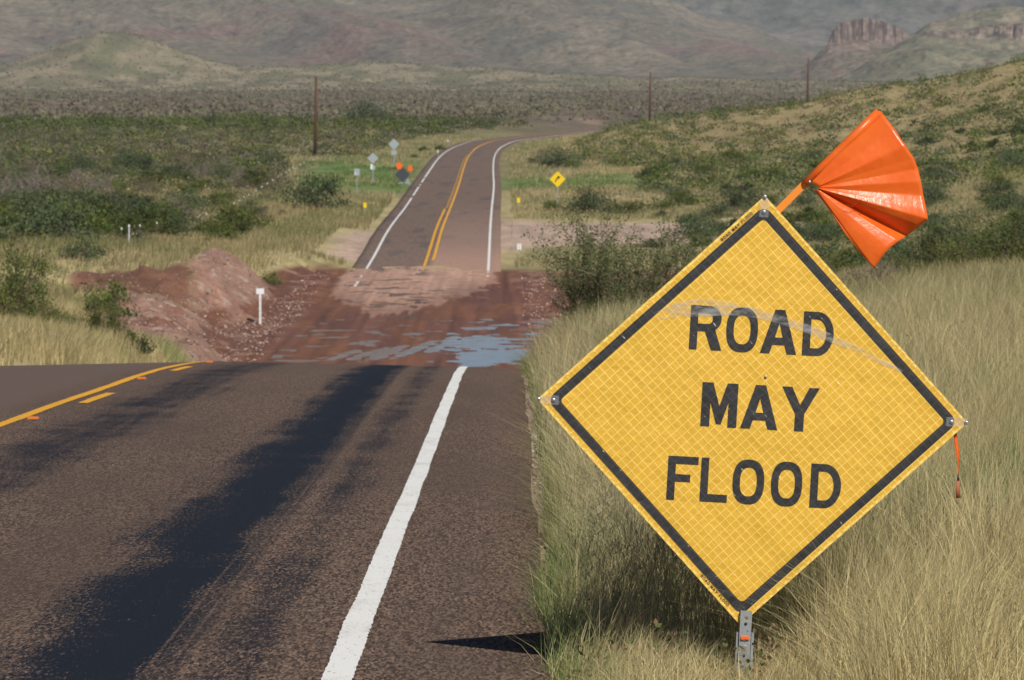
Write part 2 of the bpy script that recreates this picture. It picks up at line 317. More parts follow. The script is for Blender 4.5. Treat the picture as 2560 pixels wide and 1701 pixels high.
# ------------------------------------------------------------ road
def road_material():
    m = material('asphalt', .85, spec=.22); n = NT(m); uv = n.n('UVMap').outputs[0]
    s = n.n('SeparateXYZ'); n.l(uv, s.inputs[0]); U, Vv = s.outputs[0], s.outputs[1]
    fine = n.noise(uv, 95, 3, .8, 1, .2); fine2 = n.noise(uv, 68, 4, .85, 1, .17); mid = n.noise(uv, 3.5, 5, .7, 1, .35); big = n.noise(uv, .7, 3, .6, 1, .2)
    streak = n.noise(uv, 4.5, 5, .75, .35, 1.0); longs = n.noise(uv, 9, 3, .6, 1, .03)
    vor = n.n('TexVoronoi', feature='F1'); mp = n.n('Mapping'); n.l(uv, mp.inputs[0]); mp.inputs[3].default_value = (1, .16, 1); n.l(mp.outputs[0], vor.inputs[0]); vor.inputs['Scale'].default_value = 95
    stone = n.mixc(n.ramp(vor.outputs['Color'], .1, .95), (.015, .010, .008), (.33, .235, .185)); spk = n.math('GREATER_THAN', vor.outputs['Color'], .93)
    x = n.math('MULTIPLY', n.math('SUBTRACT', fine2, .5), 4.5); x = n.math('ADD', x, .88)
    bc = n.n('VectorMath', operation='SCALE'); n.l(n.mixc(.62, (.11, .078, .060), stone), bc.inputs[0]); n.l(n.math('MAXIMUM', x, .18), bc.inputs['Scale'])
    base = n.mixc(n.ramp(big, .35, .7), bc.outputs[0], (.09, .066, .054), 'MIX'); base = n.mixc(.62, bc.outputs[0], base); base = n.mixc(n.math('GREATER_THAN', n.noise(uv, 62, 1, .5, 1, .2), .80), base, (.5, .42, .36)); nearv = n.ramp(Vv, 75, 30); base = n.mixc(n.math('MULTIPLY', n.math('SUBTRACT', 1, nearv), .35), base, (.15, .11, .088))
    base = n.mixc(n.ramp(U, -.1, -.6), base, (.135, .103, .088))      # smoother paler opposite lane
    # far pavement beyond the wash: greyer, dusty with mud in the right lane
    farm = n.ramp(Vv, 240, 280)
    fcol = n.mixc(n.ramp(longs, .35, .7), (.21, .145, .11), (.13, .095, .078))
    fcol = n.mixc(n.math('MULTIPLY', n.ramp(n.noise(uv, .55, 3, .6, 1, .12), .56, .62), .5), fcol, (.075, .07, .08)); fcol = n.mixc(n.math('MULTIPLY', n.ramp(mid, .58, .7), .5), fcol, (.08, .07, .075))
    dust = n.math('MULTIPLY', n.ramp(n.math('ADD', U, n.math('MULTIPLY', n.math('SUBTRACT', mid, .5), 1.2)), .0, .5), n.ramp(n.math('ADD', Vv, n.math('MULTIPLY', big, 60)), 470, 300))
    fcol = n.mixc(n.math('MULTIPLY', dust, .85), fcol, (.33, .215, .165)); fcol = n.mixc(n.math('MULTIPLY', n.ramp(Vv, 325, 290), n.ramp(U, -.2, .5)), fcol, n.mixc(longs, (.30, .18, .13), (.48, .30, .23)))
    dust2 = n.math('MULTIPLY', n.math('GREATER_THAN', .1, U), n.ramp(Vv, 340, 292))
    fcol = n.mixc(n.math('MULTIPLY', dust2, .15), fcol, (.34, .225, .18))
    # bled tar in the wheel tracks of the near lane
    grit = n.noise(uv, 60, 4, .85, 1, .15); trans = n.noise(uv, 5.5, 5, .8, .22, 1.3); patch = n.noise(uv, 1.6, 3, .6, .7, .35)
    wob = n.math('MULTIPLY', n.math('SUBTRACT', n.noise(uv, .3, 2, .5, .2, 1), .5), .16)
    cen = n.math('ADD', n.math('MULTIPLY', Vv, -.0022), 2.72)
    dx0 = n.math('SUBTRACT', U, cen); dx = n.math('ADD', dx0, wob)
    wl = n.ramp(dx, -.74, .05); wr = n.ramp(dx, .40, .10); prof = n.math('MULTIPLY', wl, wr)
    def blend(p, gain, off, lo, hi):
        e = n.math('MULTIPLY', p, gain); e = n.math('ADD', e, n.math('MULTIPLY', n.math('SUBTRACT', trans, .5), .9)); e = n.math('ADD', e, n.math('MULTIPLY', n.math('SUBTRACT', patch, .5), 1.1)); e = n.math('ADD', e, n.math('MULTIPLY', n.math('SUBTRACT', longs, .5), .9))
        e = n.math('ADD', e, n.math('MULTIPLY', n.math('SUBTRACT', grit, .5), 3.4)); return n.math('MULTIPLY', n.ramp(n.math('ADD', e, off), lo, hi), n.ramp(p, .0, .18))
    t1 = blend(prof, 1.22, 0, .50, .85)
    sc1 = n.math('MULTIPLY', n.ramp(n.math('ABSOLUTE', n.math('SUBTRACT', U, n.math('ADD', 3.03, n.math('MULTIPLY', Vv, -.0028)))), .012, .005), n.ramp(Vv, 44, 26)); sc2 = n.math('MULTIPLY', n.ramp(n.math('ABSOLUTE', n.math('SUBTRACT', U, n.math('ADD', 2.97, n.math('MULTIPLY', Vv, -.0038)))), .010, .004), n.ramp(Vv, 27, 21))
    scr = n.math('MAXIMUM', sc1, sc2)
    d4 = n.math('ABSOLUTE', n.math('SUBTRACT', U, n.math('ADD', 3.0, n.math('MULTIPLY', Vv, -.0030)))); t4 = n.math('MULTIPLY', n.ramp(d4, .11, .04), n.math('MULTIPLY', n.ramp(n.math('ADD', grit, n.math('MULTIPLY', patch, .3)), .5, .7), .8))
    t1 = n.math('MAXIMUM', t1, t4); t1 = n.math('MULTIPLY', t1, n.math('SUBTRACT', 1, n.math('MULTIPLY', scr, .6)))
    p2 = n.ramp(n.math('ABSOLUTE', n.math('SUBTRACT', U, .85)), .85, .05); t2 = n.math('MULTIPLY', blend(p2, .85, 0, .5, .95), .9)
    p3 = n.ramp(n.math('ABSOLUTE', n.math('SUBTRACT', U, 3.2)), .32, .03); t3 = n.math('MULTIPLY', blend(p3, .75, 0, .55, .95), .85)
    nearm = n.ramp(Vv, 200, 180)
    tar = n.math('MULTIPLY', n.math('MAXIMUM', n.math('MAXIMUM', t1, t2), t3), nearm)
    base = n.mixc(1.0, base, (1.0, .93, .86), 'MULTIPLY'); c = n.mixc(tar, base, (.007, .0085, .012)); c = n.mixc(farm, c, fcol)
    n.base(c)
    n.l(n.math('SUBTRACT', .9, n.math('MULTIPLY', tar, .25)), n.b.inputs['Roughness'])
    b = n.n('Bump'); b.inputs['Distance'].default_value = .006; n.l(n.math('SUBTRACT', .55, n.math('MULTIPLY', tar, .45)), b.inputs['Strength']); n.l(fine2, b.inputs['Height']); n.l(b.outputs[0], n.b.inputs['Normal'])
    return m
M_road = road_material()
def crown(l):
    a = np.abs(l); return .03-.02*np.minimum(a, 3.55)-.05*np.clip(a-3.55, 0, 2)
def road_pt(l, D): return np.stack([road_x(D)+l, D, road_z(D)+crown(l)], -1)
Dr = np.concatenate([np.arange(-40, 100, .5), np.arange(100, 300, 1.5), np.arange(300, 1200, 3.)])
lat = np.array([-4.6, -4.6, -4.2, -3.55, -2.4, -1.2, 0, 1.2, 2.4, 3.55, 4.0, 4.4, 4.4])
Lg = np.repeat(lat[None], len(Dr), 0); Dg = np.repeat(Dr[:, None], len(lat), 1)
wig = .10*(fbm(Dr/1.2, Dr*0, 91, 4)-.5); Lg[:, -2:] += wig[:, None]; Lg[:, :2] += wig[::-1][:, None]
P = road_pt(Lg, Dg); P[:, 0, 2] -= .12; P[:, -1, 2] -= .12
nc = len(lat); i = np.arange(len(Dr)-1)[:, None]*nc+np.arange(nc-1)[None, :]
tag(np_mesh('road', P.reshape(-1, 3), np.stack([i, i+1, i+nc+1, i+nc], -1).reshape(-1, 4), M_road, smooth=True, uv=np.stack([Lg, Dg], -1).reshape(-1, 2)), kind='structure')
def paint(name, base, dirt):
    m = material(name, .7, spec=.3); n = NT(m); o = n.obj(); a = n.noise(o, 60, 4, .8); b = n.noise(o, 5, 4, .7, 1, .3)
    v = n.ramp(n.math('ADD', n.math('MULTIPLY', a, .6), n.math('MULTIPLY', b, .4)), .36, .50)
    pit = n.math('GREATER_THAN', n.noise(o, 75, 2, .6, 1, .2), .66); n.base(n.mixc(n.math('MULTIPLY', pit, .55), n.mixc(v, dirt, base), (.25, .21, .19))); n.bump(a, .003, .6); return m
M_white = paint('white_road_paint', (.80, .80, .77), (.52, .49, .46)); M_yel = paint('yellow_road_paint', (.80, .40, .028), (.55, .27, .03))
def stripes(name, mat, segs):
    V = []; Fs = []; o = 0
    for l0, a, b, wd in segs:
        st = .03 if b < 45 else (.5 if b < 300 else 3.)
        if b > 60 and a < 60:
            D = np.concatenate([np.arange(a, 45, .035), np.arange(45, min(b, 120), .5), np.arange(120, b, 2.)]) if a < 45 else np.arange(a, b, .5)
        else: D = np.linspace(a, b, max(2, int((b-a)/st)))
        jl = (hsh(np.floor(D*16), D*0, 5)-.5)*.006+(vn(D*.7, D*0, 5)-.5)*.01; jr = (hsh(np.floor(D*16), D*0, 6)-.5)*.006+(vn(D*.7, D*0, 6)-.5)*.01
        A = road_pt(np.full_like(D, l0-wd/2)+jl, D); B = road_pt(np.full_like(D, l0+wd/2)+jr, D); A[:, 2] += .005; B[:, 2] += .005
        P = np.stack([A, B], 1).reshape(-1, 3); k = np.arange(len(D)-1)*2
        V.append(P); Fs.append(np.stack([k, k+1, k+3, k+2], -1)+o); o += len(P)
    return tag(np_mesh(name, np.concatenate(V), np.concatenate(Fs), mat), kind='structure')
stripes('road_edge_line', M_white, [(3.62, -40, 182, .115), (3.65, 270, 700, .16), (3.65, 700, 1190, .2), (-3.45, -40, 182, .115), (-3.65, 262, 430, .17), (-3.65, 436, 466, .17), (-3.65, 471, 476, .14), (-3.65, 484, 505, .17), (-3.65, 509, 1190, .2)])
stripes('road_centre_line', M_yel, [(0, -40, 182, .11), (-.22, 282, 396, .17), (.2, 296, 700, .17), (.1, 700, 1190, .24)]
        + [(.21, 45.2-.1+12.2*k, 48.3+12.2*k, .10) for k in range(-4, 9)]+[(-.12, 400+4.2*k, 401.6+4.2*k, .2) for k in range(60)])
# raised reflectors
M_ref = material('amber_reflector', .35, (.75, .20, .015), .5)
for k in range(4):
    D = 41.2+12.2*k*1.0 if k < 3 else 28.9
    mb = MB(); mb.prism([(-.05, 0), (.05, 0), (.038, .018), (-.038, .018)], -.05, .05)
    Mx = Matrix(((1, 0, 0, 0), (0, 0, 1, 0), (0, 1, 0, 0), (0, 0, 0, 1)))
    o = mb.build('pavement_marker', M_ref); o.data.transform(Mx); p = road_pt(np.array([.13]), np.array([D]))[0]; o.location = (p[0], p[1], p[2]+.002); o.data.update()
    tag(o, ['amber pavement reflector by the yellow line nearest the left edge of the picture', 'amber pavement reflector between the two short yellow dashes', 'amber pavement reflector beside the yellow line close to the road crest', 'amber pavement reflector on the near lane left of the frame'][k], 'road reflector', 'amber reflectors along the yellow line')

# ------------------------------------------------------------ far relief
def relief_material(name, bumpd=6, sc_=.02):
    m = material(name, .95); n = NT(m); a = n.n('VertexColor', layer_name='tint'); o = n.obj()
    n1 = n.noise(o, sc_, 7, .72, 1, .5, 1.6); n2 = n.noise(o, sc_*6, 4, .7, 1, .5, 1.6)
    n3 = n.noise(o, sc_*2.6, 6, .8, 1, .5, 1.6); v = n.math('ADD', n.math('MULTIPLY', n1, .4), n.math('MULTIPLY', n3, 2.2)); v = n.math('ADD', v, n.math('MULTIPLY', n2, 2.2)); v = n.math('MAXIMUM', n.math('SUBTRACT', v, 1.4), .35)
    c = n.n('VectorMath', operation='SCALE'); n.l(a.outputs[0], c.inputs[0]); n.l(v, c.inputs['Scale']); n.base(c.outputs[0]); n.bump(n1, bumpd, .8); return m
M_rel = relief_material('hillside', 5, .022); M_relfar = relief_material('mountainside', 14, .008)
def relief(name, D0, D1, x0, x1, nx, nd, zf, cf, mat=None):
    Ds = np.linspace(D0, D1, nd); t = np.linspace(x0, x1, nx)
    D = np.repeat(Ds[:, None], nx, 1); X = (t[None]-512)/F*D; xp = np.repeat(t[None], nd, 0)
    Z = zf(X, D, xp); c = cf(X, D, xp, Z)
    i = np.arange(nd-1)[:, None]*nx+np.arange(nx-1)[None, :]
    return tag(np_mesh(name, np.stack([X, D, Z], -1).reshape(-1, 3), np.stack([i, i+1, i+nx+1, i+nx], -1).reshape(-1, 4), mat or M_rel, smooth=True, col=c.reshape(-1, 3)), kind='structure')
def z_of(y, D): return (110-y)/F*D
GR = np.array([.165, .14, .095]); RD = np.array([.19, .11, .095]); TN = np.array([.24, .20, .145]); DK = np.array([.12, .115, .085]); BL = np.array([.13, .125, .10])
# big reddish fan slope (left and centre)
def zA(X, D, xp):
    sky_y = np.interp(xp, [-500, 0, 200, 400, 503, 560, 640, 720, 800, 900, 1100], [-260, -230, -190, -130, -45, -8, 8, 28, 52, 76, 80])
    foot = 77+6*(fbm(xp/120, D*0, 3, 2)-.5)
    t = np.clip((D-4500)/(7000-4500), 0, 1); tt = t*.45+.55*t*t
    y = foot+(sky_y-foot)*tt
    z = z_of(y, D)
    rel = fbm(X/380+D/900, D/700, 101, 5); rg = 1-np.abs(fbm(X/260+.3*D/260, D/1200, 105, 5)*2-1)
    z = z+ss(.03, .35, t)*((rel-.5)*110+(rg-.7)*85)*np.clip(1.15-ss(480, 820, xp)*.75, .25, 1)
    return z-ss(7000, 7600, D)*500-ss(4600, 4450, D)*20
def cA(X, D, xp, Z):
    y = 110-Z/D*F
    c = mix(GR*np.ones(X.shape+(3,)), TN, ss(.45, .7, fbm(X/150, D/500, 111, 4))*.5)
    r = ss(.5, .66, fbm(X/230+1.7, D/300+.4, 112, 5))*.9
    r = np.maximum(r, np.exp(-((y-(34+4*np.sin(xp/50)))/7)**2)*ss(20, 60, xp)*(1-ss(230, 300, xp)))
    r = np.maximum(r, np.exp(-((y-(9+(xp-240)*.065))/4)**2)*ss(230, 260, xp)*(1-ss(330, 380, xp)))
    c = mix(c, RD, np.clip(r, 0, 1)*.65)
    c = mix(c, DK, ss(.5, .66, fbm(X/45, D/80, 113, 4))*.7)
    return mix(c, DK, ss(4750, 4550, D)*.6)
relief('hills', 4350, 7700, -700, 1150, 520, 240, zA, cA)
# distant bluish range behind
def zB(X, D, xp):
    sky_y = np.interp(xp, [-900, 0, 300, 440, 520, 640, 800, 1024, 1600], [-150, -160, -140, -105, -70, -60, -50, -60, -120])+14*(fbm(xp/70, D*0, 121, 4)-.5)
    t = np.clip((D-7600)/3600, 0, 1)
    y = 62+(sky_y-62)*(t**.8)
    rg = 1-np.abs(fbm(X/420+.25*D/420, D/1500, 125, 5)*2-1)
    z = z_of(y, D)+ss(.05, .3, t)*((fbm(X/700, D/900, 124, 5)-.5)*240+(rg-.7)*260)
    return z-ss(11200, 11700, D)*700
def cB(X, D, xp, Z):
    c = mix(BL*np.ones(X.shape+(3,)), np.array([.24, .2, .16]), ss(.5, .68, fbm(X/200, D/400, 131, 5))*.6)
    return mix(c, DK*.8, ss(.5, .62, fbm(X/120, D/350, 132, 4))*.7)
relief('mountains', 7500, 11800, -1200, 1900, 480, 220, zB, cB, M_relfar)
# butte with a cliff cap
def cliff_relief(D, xp, crest, base, foot, Dc, L, seed, cr_amp=16):
    """front foot at Dc-L, cliff face at Dc, plateau behind"""
    e = (fbm(xp/9, D*0, seed, 4)-.5)*cr_amp*2+(fbm(xp/40, D*0, seed+2, 2)-.5)*cr_amp*3
    dc = D-Dc-e
    t = np.clip((D-(Dc-L))/L, 0, 1)
    y = foot+(base-foot)*(t**1.25)
    up = ss(-2, 26, dc)
    top = crest-1.2*ss(20, 160, dc)*0
    y = y*(1-up)+top*up
    return y
def zC(X, D, xp):
    crest = np.interp(xp, [760, 800, 826, 832, 842, 863, 880, 897, 912, 940, 975, 1010], [92, 70, 47, 31, 22, 18, 21, 28, 37, 51, 70, 92])+1.6*(fbm(xp/5, D*0, 141, 3)-.5)
    base = np.interp(xp, [760, 800, 828, 850, 900, 915, 940, 1010], [92, 70, 46, 41, 44, 42, 52, 92])
    foot = np.interp(xp, [740, 780, 860, 950, 1010], [96, 88, 84, 88, 96])
    y = cliff_relief(D, xp, np.minimum(crest, base), base, foot, 4700, 420, 143)
    y = y+ss(4900, 5050, D)*80
    return z_of(y, D)+(fbm(X/18, D/50, 145, 4)-.5)*10*(1-ss(4690, 4720, D))
def cC(X, D, xp, Z):
    y = 110-Z/D*F
    c = mix(np.array([.21, .155, .12])*np.ones(X.shape+(3,)), GR, ss(.42, .6, fbm(X/25, D/60, 151, 4)))
    cl = ss(4670, 4700, D)*ss(826, 832, xp)*(1-ss(905, 920, xp))
    c = mix(c, np.array([.20, .148, .12])*(.65+.6*fbm(xp/1.4, y/9, 152, 4)[..., None]), cl*(1-ss(4760, 4800, D)))
    crack = ss(.58, .68, fbm(xp/2.4, y/16, 153, 3))
    c = mix(c, np.array([.07, .05, .045]), cl*crack*.8)
    return c
relief('butte', 4230, 5060, 735, 1020, 420, 220, zC, cC)
def zM(X, D, xp):
    crest = np.interp(xp, [790, 850, 900, 922, 930, 960, 1000, 1024, 1080, 1300], [96, 76, 46, 30, 24, 18, 11, 10, 4, -20])+1.6*(fbm(xp/6, D*0, 161, 3)-.5)
    base = np.interp(xp, [790, 850, 900, 925, 960, 1024, 1300], [96, 76, 46, 34, 37, 40, 30])
    foot = np.interp(xp, [760, 830, 900, 1024, 1300], [94, 92, 92, 93, 95])
    y = cliff_relief(D, xp, np.minimum(base, crest+14), base, foot, 4250, 500, 163, 22)
    t2 = ss(4290, 4520, D); y = y*(1-t2)+np.minimum(y, crest)*t2
    y = y+ss(4600, 4800, D)*90
    return z_of(y, D)+(fbm(X/30+D/60, D/80, 165, 5)-.5)*16*ss(3800, 3950, D)
def cM(X, D, xp, Z):
    y = 110-Z/D*F
    c = mix(np.array([.185, .175, .11])*np.ones(X.shape+(3,)), np.array([.27, .22, .155]), ss(.5, .65, fbm(X/22, D/55, 171, 4))*.7)
    cl = ss(4215, 4250, D)*(1-ss(4285, 4310, D))*ss(915, 925, xp)
    c = mix(c, np.array([.25, .19, .15])*(.5+.9*fbm(xp/2.5, y/5, 172, 3)[..., None]), cl)
    c = mix(c, np.array([.06, .05, .04]), cl*ss(.52, .62, fbm(xp/7, y/3, 173, 3))*.8)
    return mix(c, DK, ss(.6, .68, fbm(X/9, D/25, 174, 3))*.5)
relief('mesa', 3720, 4820, 770, 1350, 480, 240, zM, cM)
# ground sheet under the far relief
tag(np_mesh('valley_floor', [(-9000, 4300, 20), (9000, 4300, 20), (9000, 14000, 20), (-9000, 14000, 20)], np.array([[0, 1, 2, 3]]), material('valley_soil', .95, (.16, .14, .09))), kind='structure')

# ------------------------------------------------------------ vegetation
def leafy(name, tr=.35):
    m = bpy.data.materials.new(name); m.use_nodes = True; t = m.node_tree; b = t.nodes['Principled BSDF']; out = t.nodes['Material Output']
    a = t.nodes.new('ShaderNodeVertexColor'); a.layer_name = 'tint'; oi = t.nodes.new('ShaderNodeObjectInfo')
    h = t.nodes.new('ShaderNodeHueSaturation'); mr = t.nodes.new('ShaderNodeMapRange'); mr.inputs[3].default_value = .72; mr.inputs[4].default_value = 1.25
    t.links.new(oi.outputs['Random'], mr.inputs[0]); t.links.new(mr.outputs[0], h.inputs['Value']); t.links.new(a.outputs[0], h.inputs['Color'])
    b.inputs['Roughness'].default_value = .7; b.inputs['Specular IOR Level'].default_value = .25; t.links.new(h.outputs[0], b.inputs['Base Color'])
    tl = t.nodes.new('ShaderNodeBsdfTranslucent'); t.links.new(h.outputs[0], tl.inputs[0]); mx = t.nodes.new('ShaderNodeMixShader'); mx.inputs[0].default_value = tr
    t.links.new(b.outputs[0], mx.inputs[1]); t.links.new(tl.outputs[0], mx.inputs[2]); t.links.new(mx.outputs[0], out.inputs[0]); return m
M_leaf = leafy('leaves', .3); M_grass = leafy('grass_blades', .35)
M_bark = material('twigs', .9, (.13, .095, .07)); M_grey = material('dry_twigs', .9, (.24, .2, .17))
def rand_quads(C, size, r, flat=0.):
    n = len(C); a = r.normal(size=(n, 3)); a /= np.linalg.norm(a, axis=1)[:, None]; b = r.normal(size=(n, 3)); b -= a*(a*b).sum(1)[:, None]; b /= np.linalg.norm(b, axis=1)[:, None]
    s = size*r.uniform(.6, 1.4, n)[:, None]
    V = np.stack([C-a*s-b*s*.5, C+a*s*.2-b*s*.6, C+a*s+b*s*.3, C-a*s*.3+b*s*.6], 1).reshape(-1, 3)
    return V, np.arange(n*4).reshape(-1, 4)
def bush_points(r, n, w, h, clumps, spread=.16, hollow=.5, top=0.):
    th = r.uniform(0, 2*np.pi, clumps); ph = np.arccos(r.uniform(-.05, 1, clumps)); rad = r.uniform(hollow, 1, clumps)
    cc = np.stack([np.sin(ph)*np.cos(th)*w/2*rad, np.sin(ph)*np.sin(th)*w/2*rad, (.10+.88*np.cos(ph)*rad)*h*r.uniform(.75, 1.08, clumps)], -1)
    k = r.integers(0, clumps, n); p = cc[k]+r.normal(size=(n, 3))*np.array([w, w, h*.9])*spread*r.uniform(.4, 1.1, clumps)[k][:, None]
    p[:, 2] = np.abs(p[:, 2])+.02
    return p, k, cc
def make_bush(name, w, h, n, leaf, cols, clumps=26, spread=.13, hollow=.45, stems=14, seed=0, bark=None, twig=0):
    r = np.random.default_rng(seed); p, k, cc = bush_points(r, n, w, h, clumps, spread, hollow)
    V, Fq = rand_quads(p, leaf, r)
    cl = np.array(cols); ci = cl[r.integers(0, len(cl), clumps)][k]*r.uniform(.75, 1.3, (n, 1))
    root = empty(name)
    np_mesh('foliage', V, Fq, M_leaf, root, col=np.repeat(ci, 4, 0))
    mb = MB(); pr = random.Random(seed)
    for j in range(min(stems, clumps)):
        c = Vector(cc[j]); base = Vector((pr.uniform(-.08, .08)*w, pr.uniform(-.08, .08)*w, -.1)); mid = base.lerp(c, .5)+Vector((pr.uniform(-.1, .1), pr.uniform(-.1, .1), pr.uniform(0, .12)))*h
        r0 = .012*h+.006; mb.tube([base, mid, c], [r0, r0*.6, r0*.25], 4, False)
        for q in range(twig):
            e = c+Vector((pr.uniform(-1, 1), pr.uniform(-1, 1), pr.uniform(-.1, 1)))*.28*h; mb.tube([mid.lerp(c, pr.uniform(.2, 1)), e], [r0*.35, r0*.12], 3, False)
    mb.build('branches', bark or M_bark, root)
    return root
def copy_thing(root):
    r = root.copy(); COL.objects.link(r)
    for ch in root.children:
        c = ch.copy(); COL.objects.link(c); c.parent = r
    return r
OL = [(.10, .125, .025), (.13, .145, .035), (.075, .105, .025)]; GG = [(.10, .13, .06), (.12, .145, .07), (.075, .105, .045)]
BRN = [(.17, .15, .075), (.15, .145, .06), (.20, .165, .10)]; YG = [(.14, .17, .04), (.17, .19, .05), (.10, .14, .035)]; DG = [(.055, .085, .02), (.06, .08, .025), (.05, .06, .03)]; GRY = [(.2, .17, .14), (.165, .145, .125), (.14, .13, .10)]
PROTO = {
    'olive': [make_bush('creosote_bush', 2.6, 1.5, 1900, .055, OL, 30, .13, .4, 14, s) for s in (1, 2)],
    'grey': [make_bush('mesquite_bush', 3.4, 1.8, 2300, .06, GG, 34, .12, .4, 16, s) for s in (3, 4)],
    'brown': [make_bush('dry_shrub', 2.8, 1.5, 1500, .05, BRN, 28, .13, .4, 18, s, M_grey, 3) for s in (5, 6)],
    'yellow': [make_bush('rabbitbrush', 2.0, 1.1, 1300, .05, YG, 22, .14, .35, 10, s) for s in (7,)],
    'dark': [make_bush('dark_shrub', 2.2, 1.1, 1500, .05, DG, 22, .14, .35, 10, s) for s in (8,)],
    'near': [make_bush('creosote_bush', 2.2, 1.7, 7000, .024, OL+YG, 44, .10, .3, 30, s, None, 5) for s in (21, 22)],
    'twiggy': [make_bush('bare_shrub', 2.4, 1.7, 700, .04, GRY, 26, .13, .3, 26, s, M_grey, 8) for s in (9,)]}
CATN = {'near': 'creosote bush', 'olive': 'creosote bush', 'grey': 'mesquite bush', 'brown': 'dry shrub', 'yellow': 'rabbitbrush', 'dark': 'dark shrub', 'twiggy': 'bare shrub'}
used = set(); NB = 0
def bush(kind, px, D, size, label, group=None, zscale=1., sink=.08, v=None):
    global NB
    ps = PROTO[kind]; pr = ps[(NB if v is None else v) % len(ps)]
    o = pr if pr.name not in used else copy_thing(pr); used.add(pr.name); NB += 1
    x = X_at(px, D); o.location = (x, D, gz(x, D)-sink); o.rotation_euler = (0, 0, random.uniform(0, 6.28)); o.scale = (size, size, size*zscale)
    tag(o, label, CATN[kind], group); return o
# distinctive bushes
bush('grey', 317, 385, 1.5, 'large rounded grey-green mesquite standing alone in the pale grass left of the far road', zscale=1.35)
bush('grey', 590, 392, 1.35, 'dark grey-green mesquite just right of the yellow curve sign')
bush('olive', 627, 390, 1.3, 'low olive bush touching the right side of the mesquite beside the curve sign', zscale=.7)
bush('grey', 562, 560, 1.6, 'broad brownish mesquite on the grass above the yellow curve sign')
bush('brown', 545, 590, 1.5, 'brown dry shrub in the inside of the far road bend')
bush('yellow', 572, 556, 1.0, 'bright green low shrub under the mesquite above the curve sign')
bush('olive', 553, 398, .75, 'small dark leafy shrub at the foot of the curve sign post')
bush('grey', 80, 238, .75, 'grey-green bush standing in pale grass above the red cut bank at left')
bush('near', 14, 136, 1.2, 'tall loose bush at the left edge between the road and the red bank', zscale=1.45)
for q_, (a_, b_, c_) in enumerate([(46, 139, .62), (66, 143, .45)]): bush('near', a_, b_, c_*.9, ['yellow-green leafy bush leaning against the right of the tall left-edge bush', 'small yellow-green bush between the tall left bush and the bright clump'][q_], zscale=1.5)
bush('yellow', 104, 190, 1.25, 'bright green rounded clump below the red cut bank', zscale=1.3)
bush('near', 103, 133, .7, 'yellow-green shrub in front of the bright green clump at the gravel bank', zscale=1.5)
bush('dark', 133, 131, .5, 'small dense green bush at the left foot of the gravel bank', zscale=1.6)
bush('brown', 86, 140, .55, 'thin brown stems among the yellow-green shrubs by the gravel bank', zscale=1.2)
bush('yellow', 271, 262, .62, 'small green tuft of a shrub on the right shoulder of the gravel mound', zscale=1.3)
bush('dark', 282, 372, .5, 'small dark shrub in the grass just left of the lone mesquite')
bush('dark', 250, 338, .9, 'olive bush at the right end of the left thicket')
bush('dark', 285, 300, .32, 'tiny dark shrub in the straw grass above the gravel mound')
bush('dark', 205, 295, .5, 'low dark shrub at the edge of the straw grass behind the mound')
bush('olive', 197, 250, .4, 'tiny shrub on top of the gravel mound')
bush('grey', 368, 1080, 3.1, 'tall hazy grey-green tree standing above the far thicket left of the bend', zscale=1.0)
bush('grey', 210, 980, 1.6, 'rounded grey bush poking above the dark green band at left')
bush('dark', 395, 560, .45, 'small dark shrub right beside the far diamond sign')
bush('dark', 440, 720, .9, 'dark bush on the pale verge outside the far road bend')
bush('dark', 424, 700, 1.0, 'dark rounded bush left of the one on the verge of the bend')
bush('olive', 415, 640, .5, 'low shrub on the sandy verge left of the far road')
# mesquite thicket right behind the sign
for px, D, s, zs, lb in [(1008, 112, .95, 1.0, 'olive shrub at the right edge behind the straw grass'), (972, 118, .9, .9, 'yellowish olive shrub second from the right edge above the grass'),
                         (935, 120, .9, .9, 'green shrub below the tip of the orange flag'), (905, 104, .5, 1.1, 'small shrub at the grass top right of the yellow sign')]:
    bush('near', px, D, s*1.05, lb, zscale=zs)
bush('twiggy', 862, 92, .55, 'bare brown thorny shrub right beside the upper right side of the big sign')
bush('twiggy', 888, 94, .5, 'bare twiggy shrub just right of the thorny one by the sign')
# thicket populations
def scatter(n, x0, x1, D0, D1, kinds, sizes, seed, regions, mind=1.5, avoid=None):
    r = random.Random(seed); pts = []; tries = 0
    while len(pts) < n and tries < n*60:
        tries += 1
        D = (r.random()*(D1**1.5-D0**1.5)+D0**1.5)**(1/1.5); px = r.uniform(x0, x1); x = X_at(px, D)
        if avoid and avoid(px, D, x): continue
        if any(abs(x-a) < mind and abs(D-b) < mind*2 for a, b, *_ in pts): continue
        pts.append((x, D, px, r.choice(kinds), r.uniform(*sizes)))
    for x, D, px, k, s in pts:
        reg = regions(px, D)
        bush(k, px, D, s, f'{ {"olive": "olive green bush", "grey": "grey-green bush", "brown": "brownish dry shrub", "yellow": "yellow-green shrub", "dark": "dark green shrub", "twiggy": "bare greyish shrub"}[k]} {reg}', {'olive': 'olive', 'grey': 'grey-green', 'brown': 'brownish', 'yellow': 'yellow-green', 'dark': 'dark green', 'twiggy': 'bare'}[k]+' shrubs '+reg, zscale=r.uniform(.8, 1.15))
def avL(px, D, x):
    if abs(x-road_x(D)) < 9: return True
    if D < 430 and px > 265-(D-280)*.05+0*D: return True
    if px > 290 and 420 < D < 640: return True
    return False
def regL(px, D):
    a = 'front row' if D < 290 else 'second row' if D < 330 else 'middle' if D < 380 else 'upper middle' if D < 430 else 'back' if D < 495 else 'far back'
    b = 'at the left frame edge' if px < 30 else 'left of the pipe post' if px < 110 else 'beyond the pipe post' if px < 160 else 'left of the wire fence' if px < 215 else 'along the wire fence'
    return f'in the {a} of the thicket {b}'
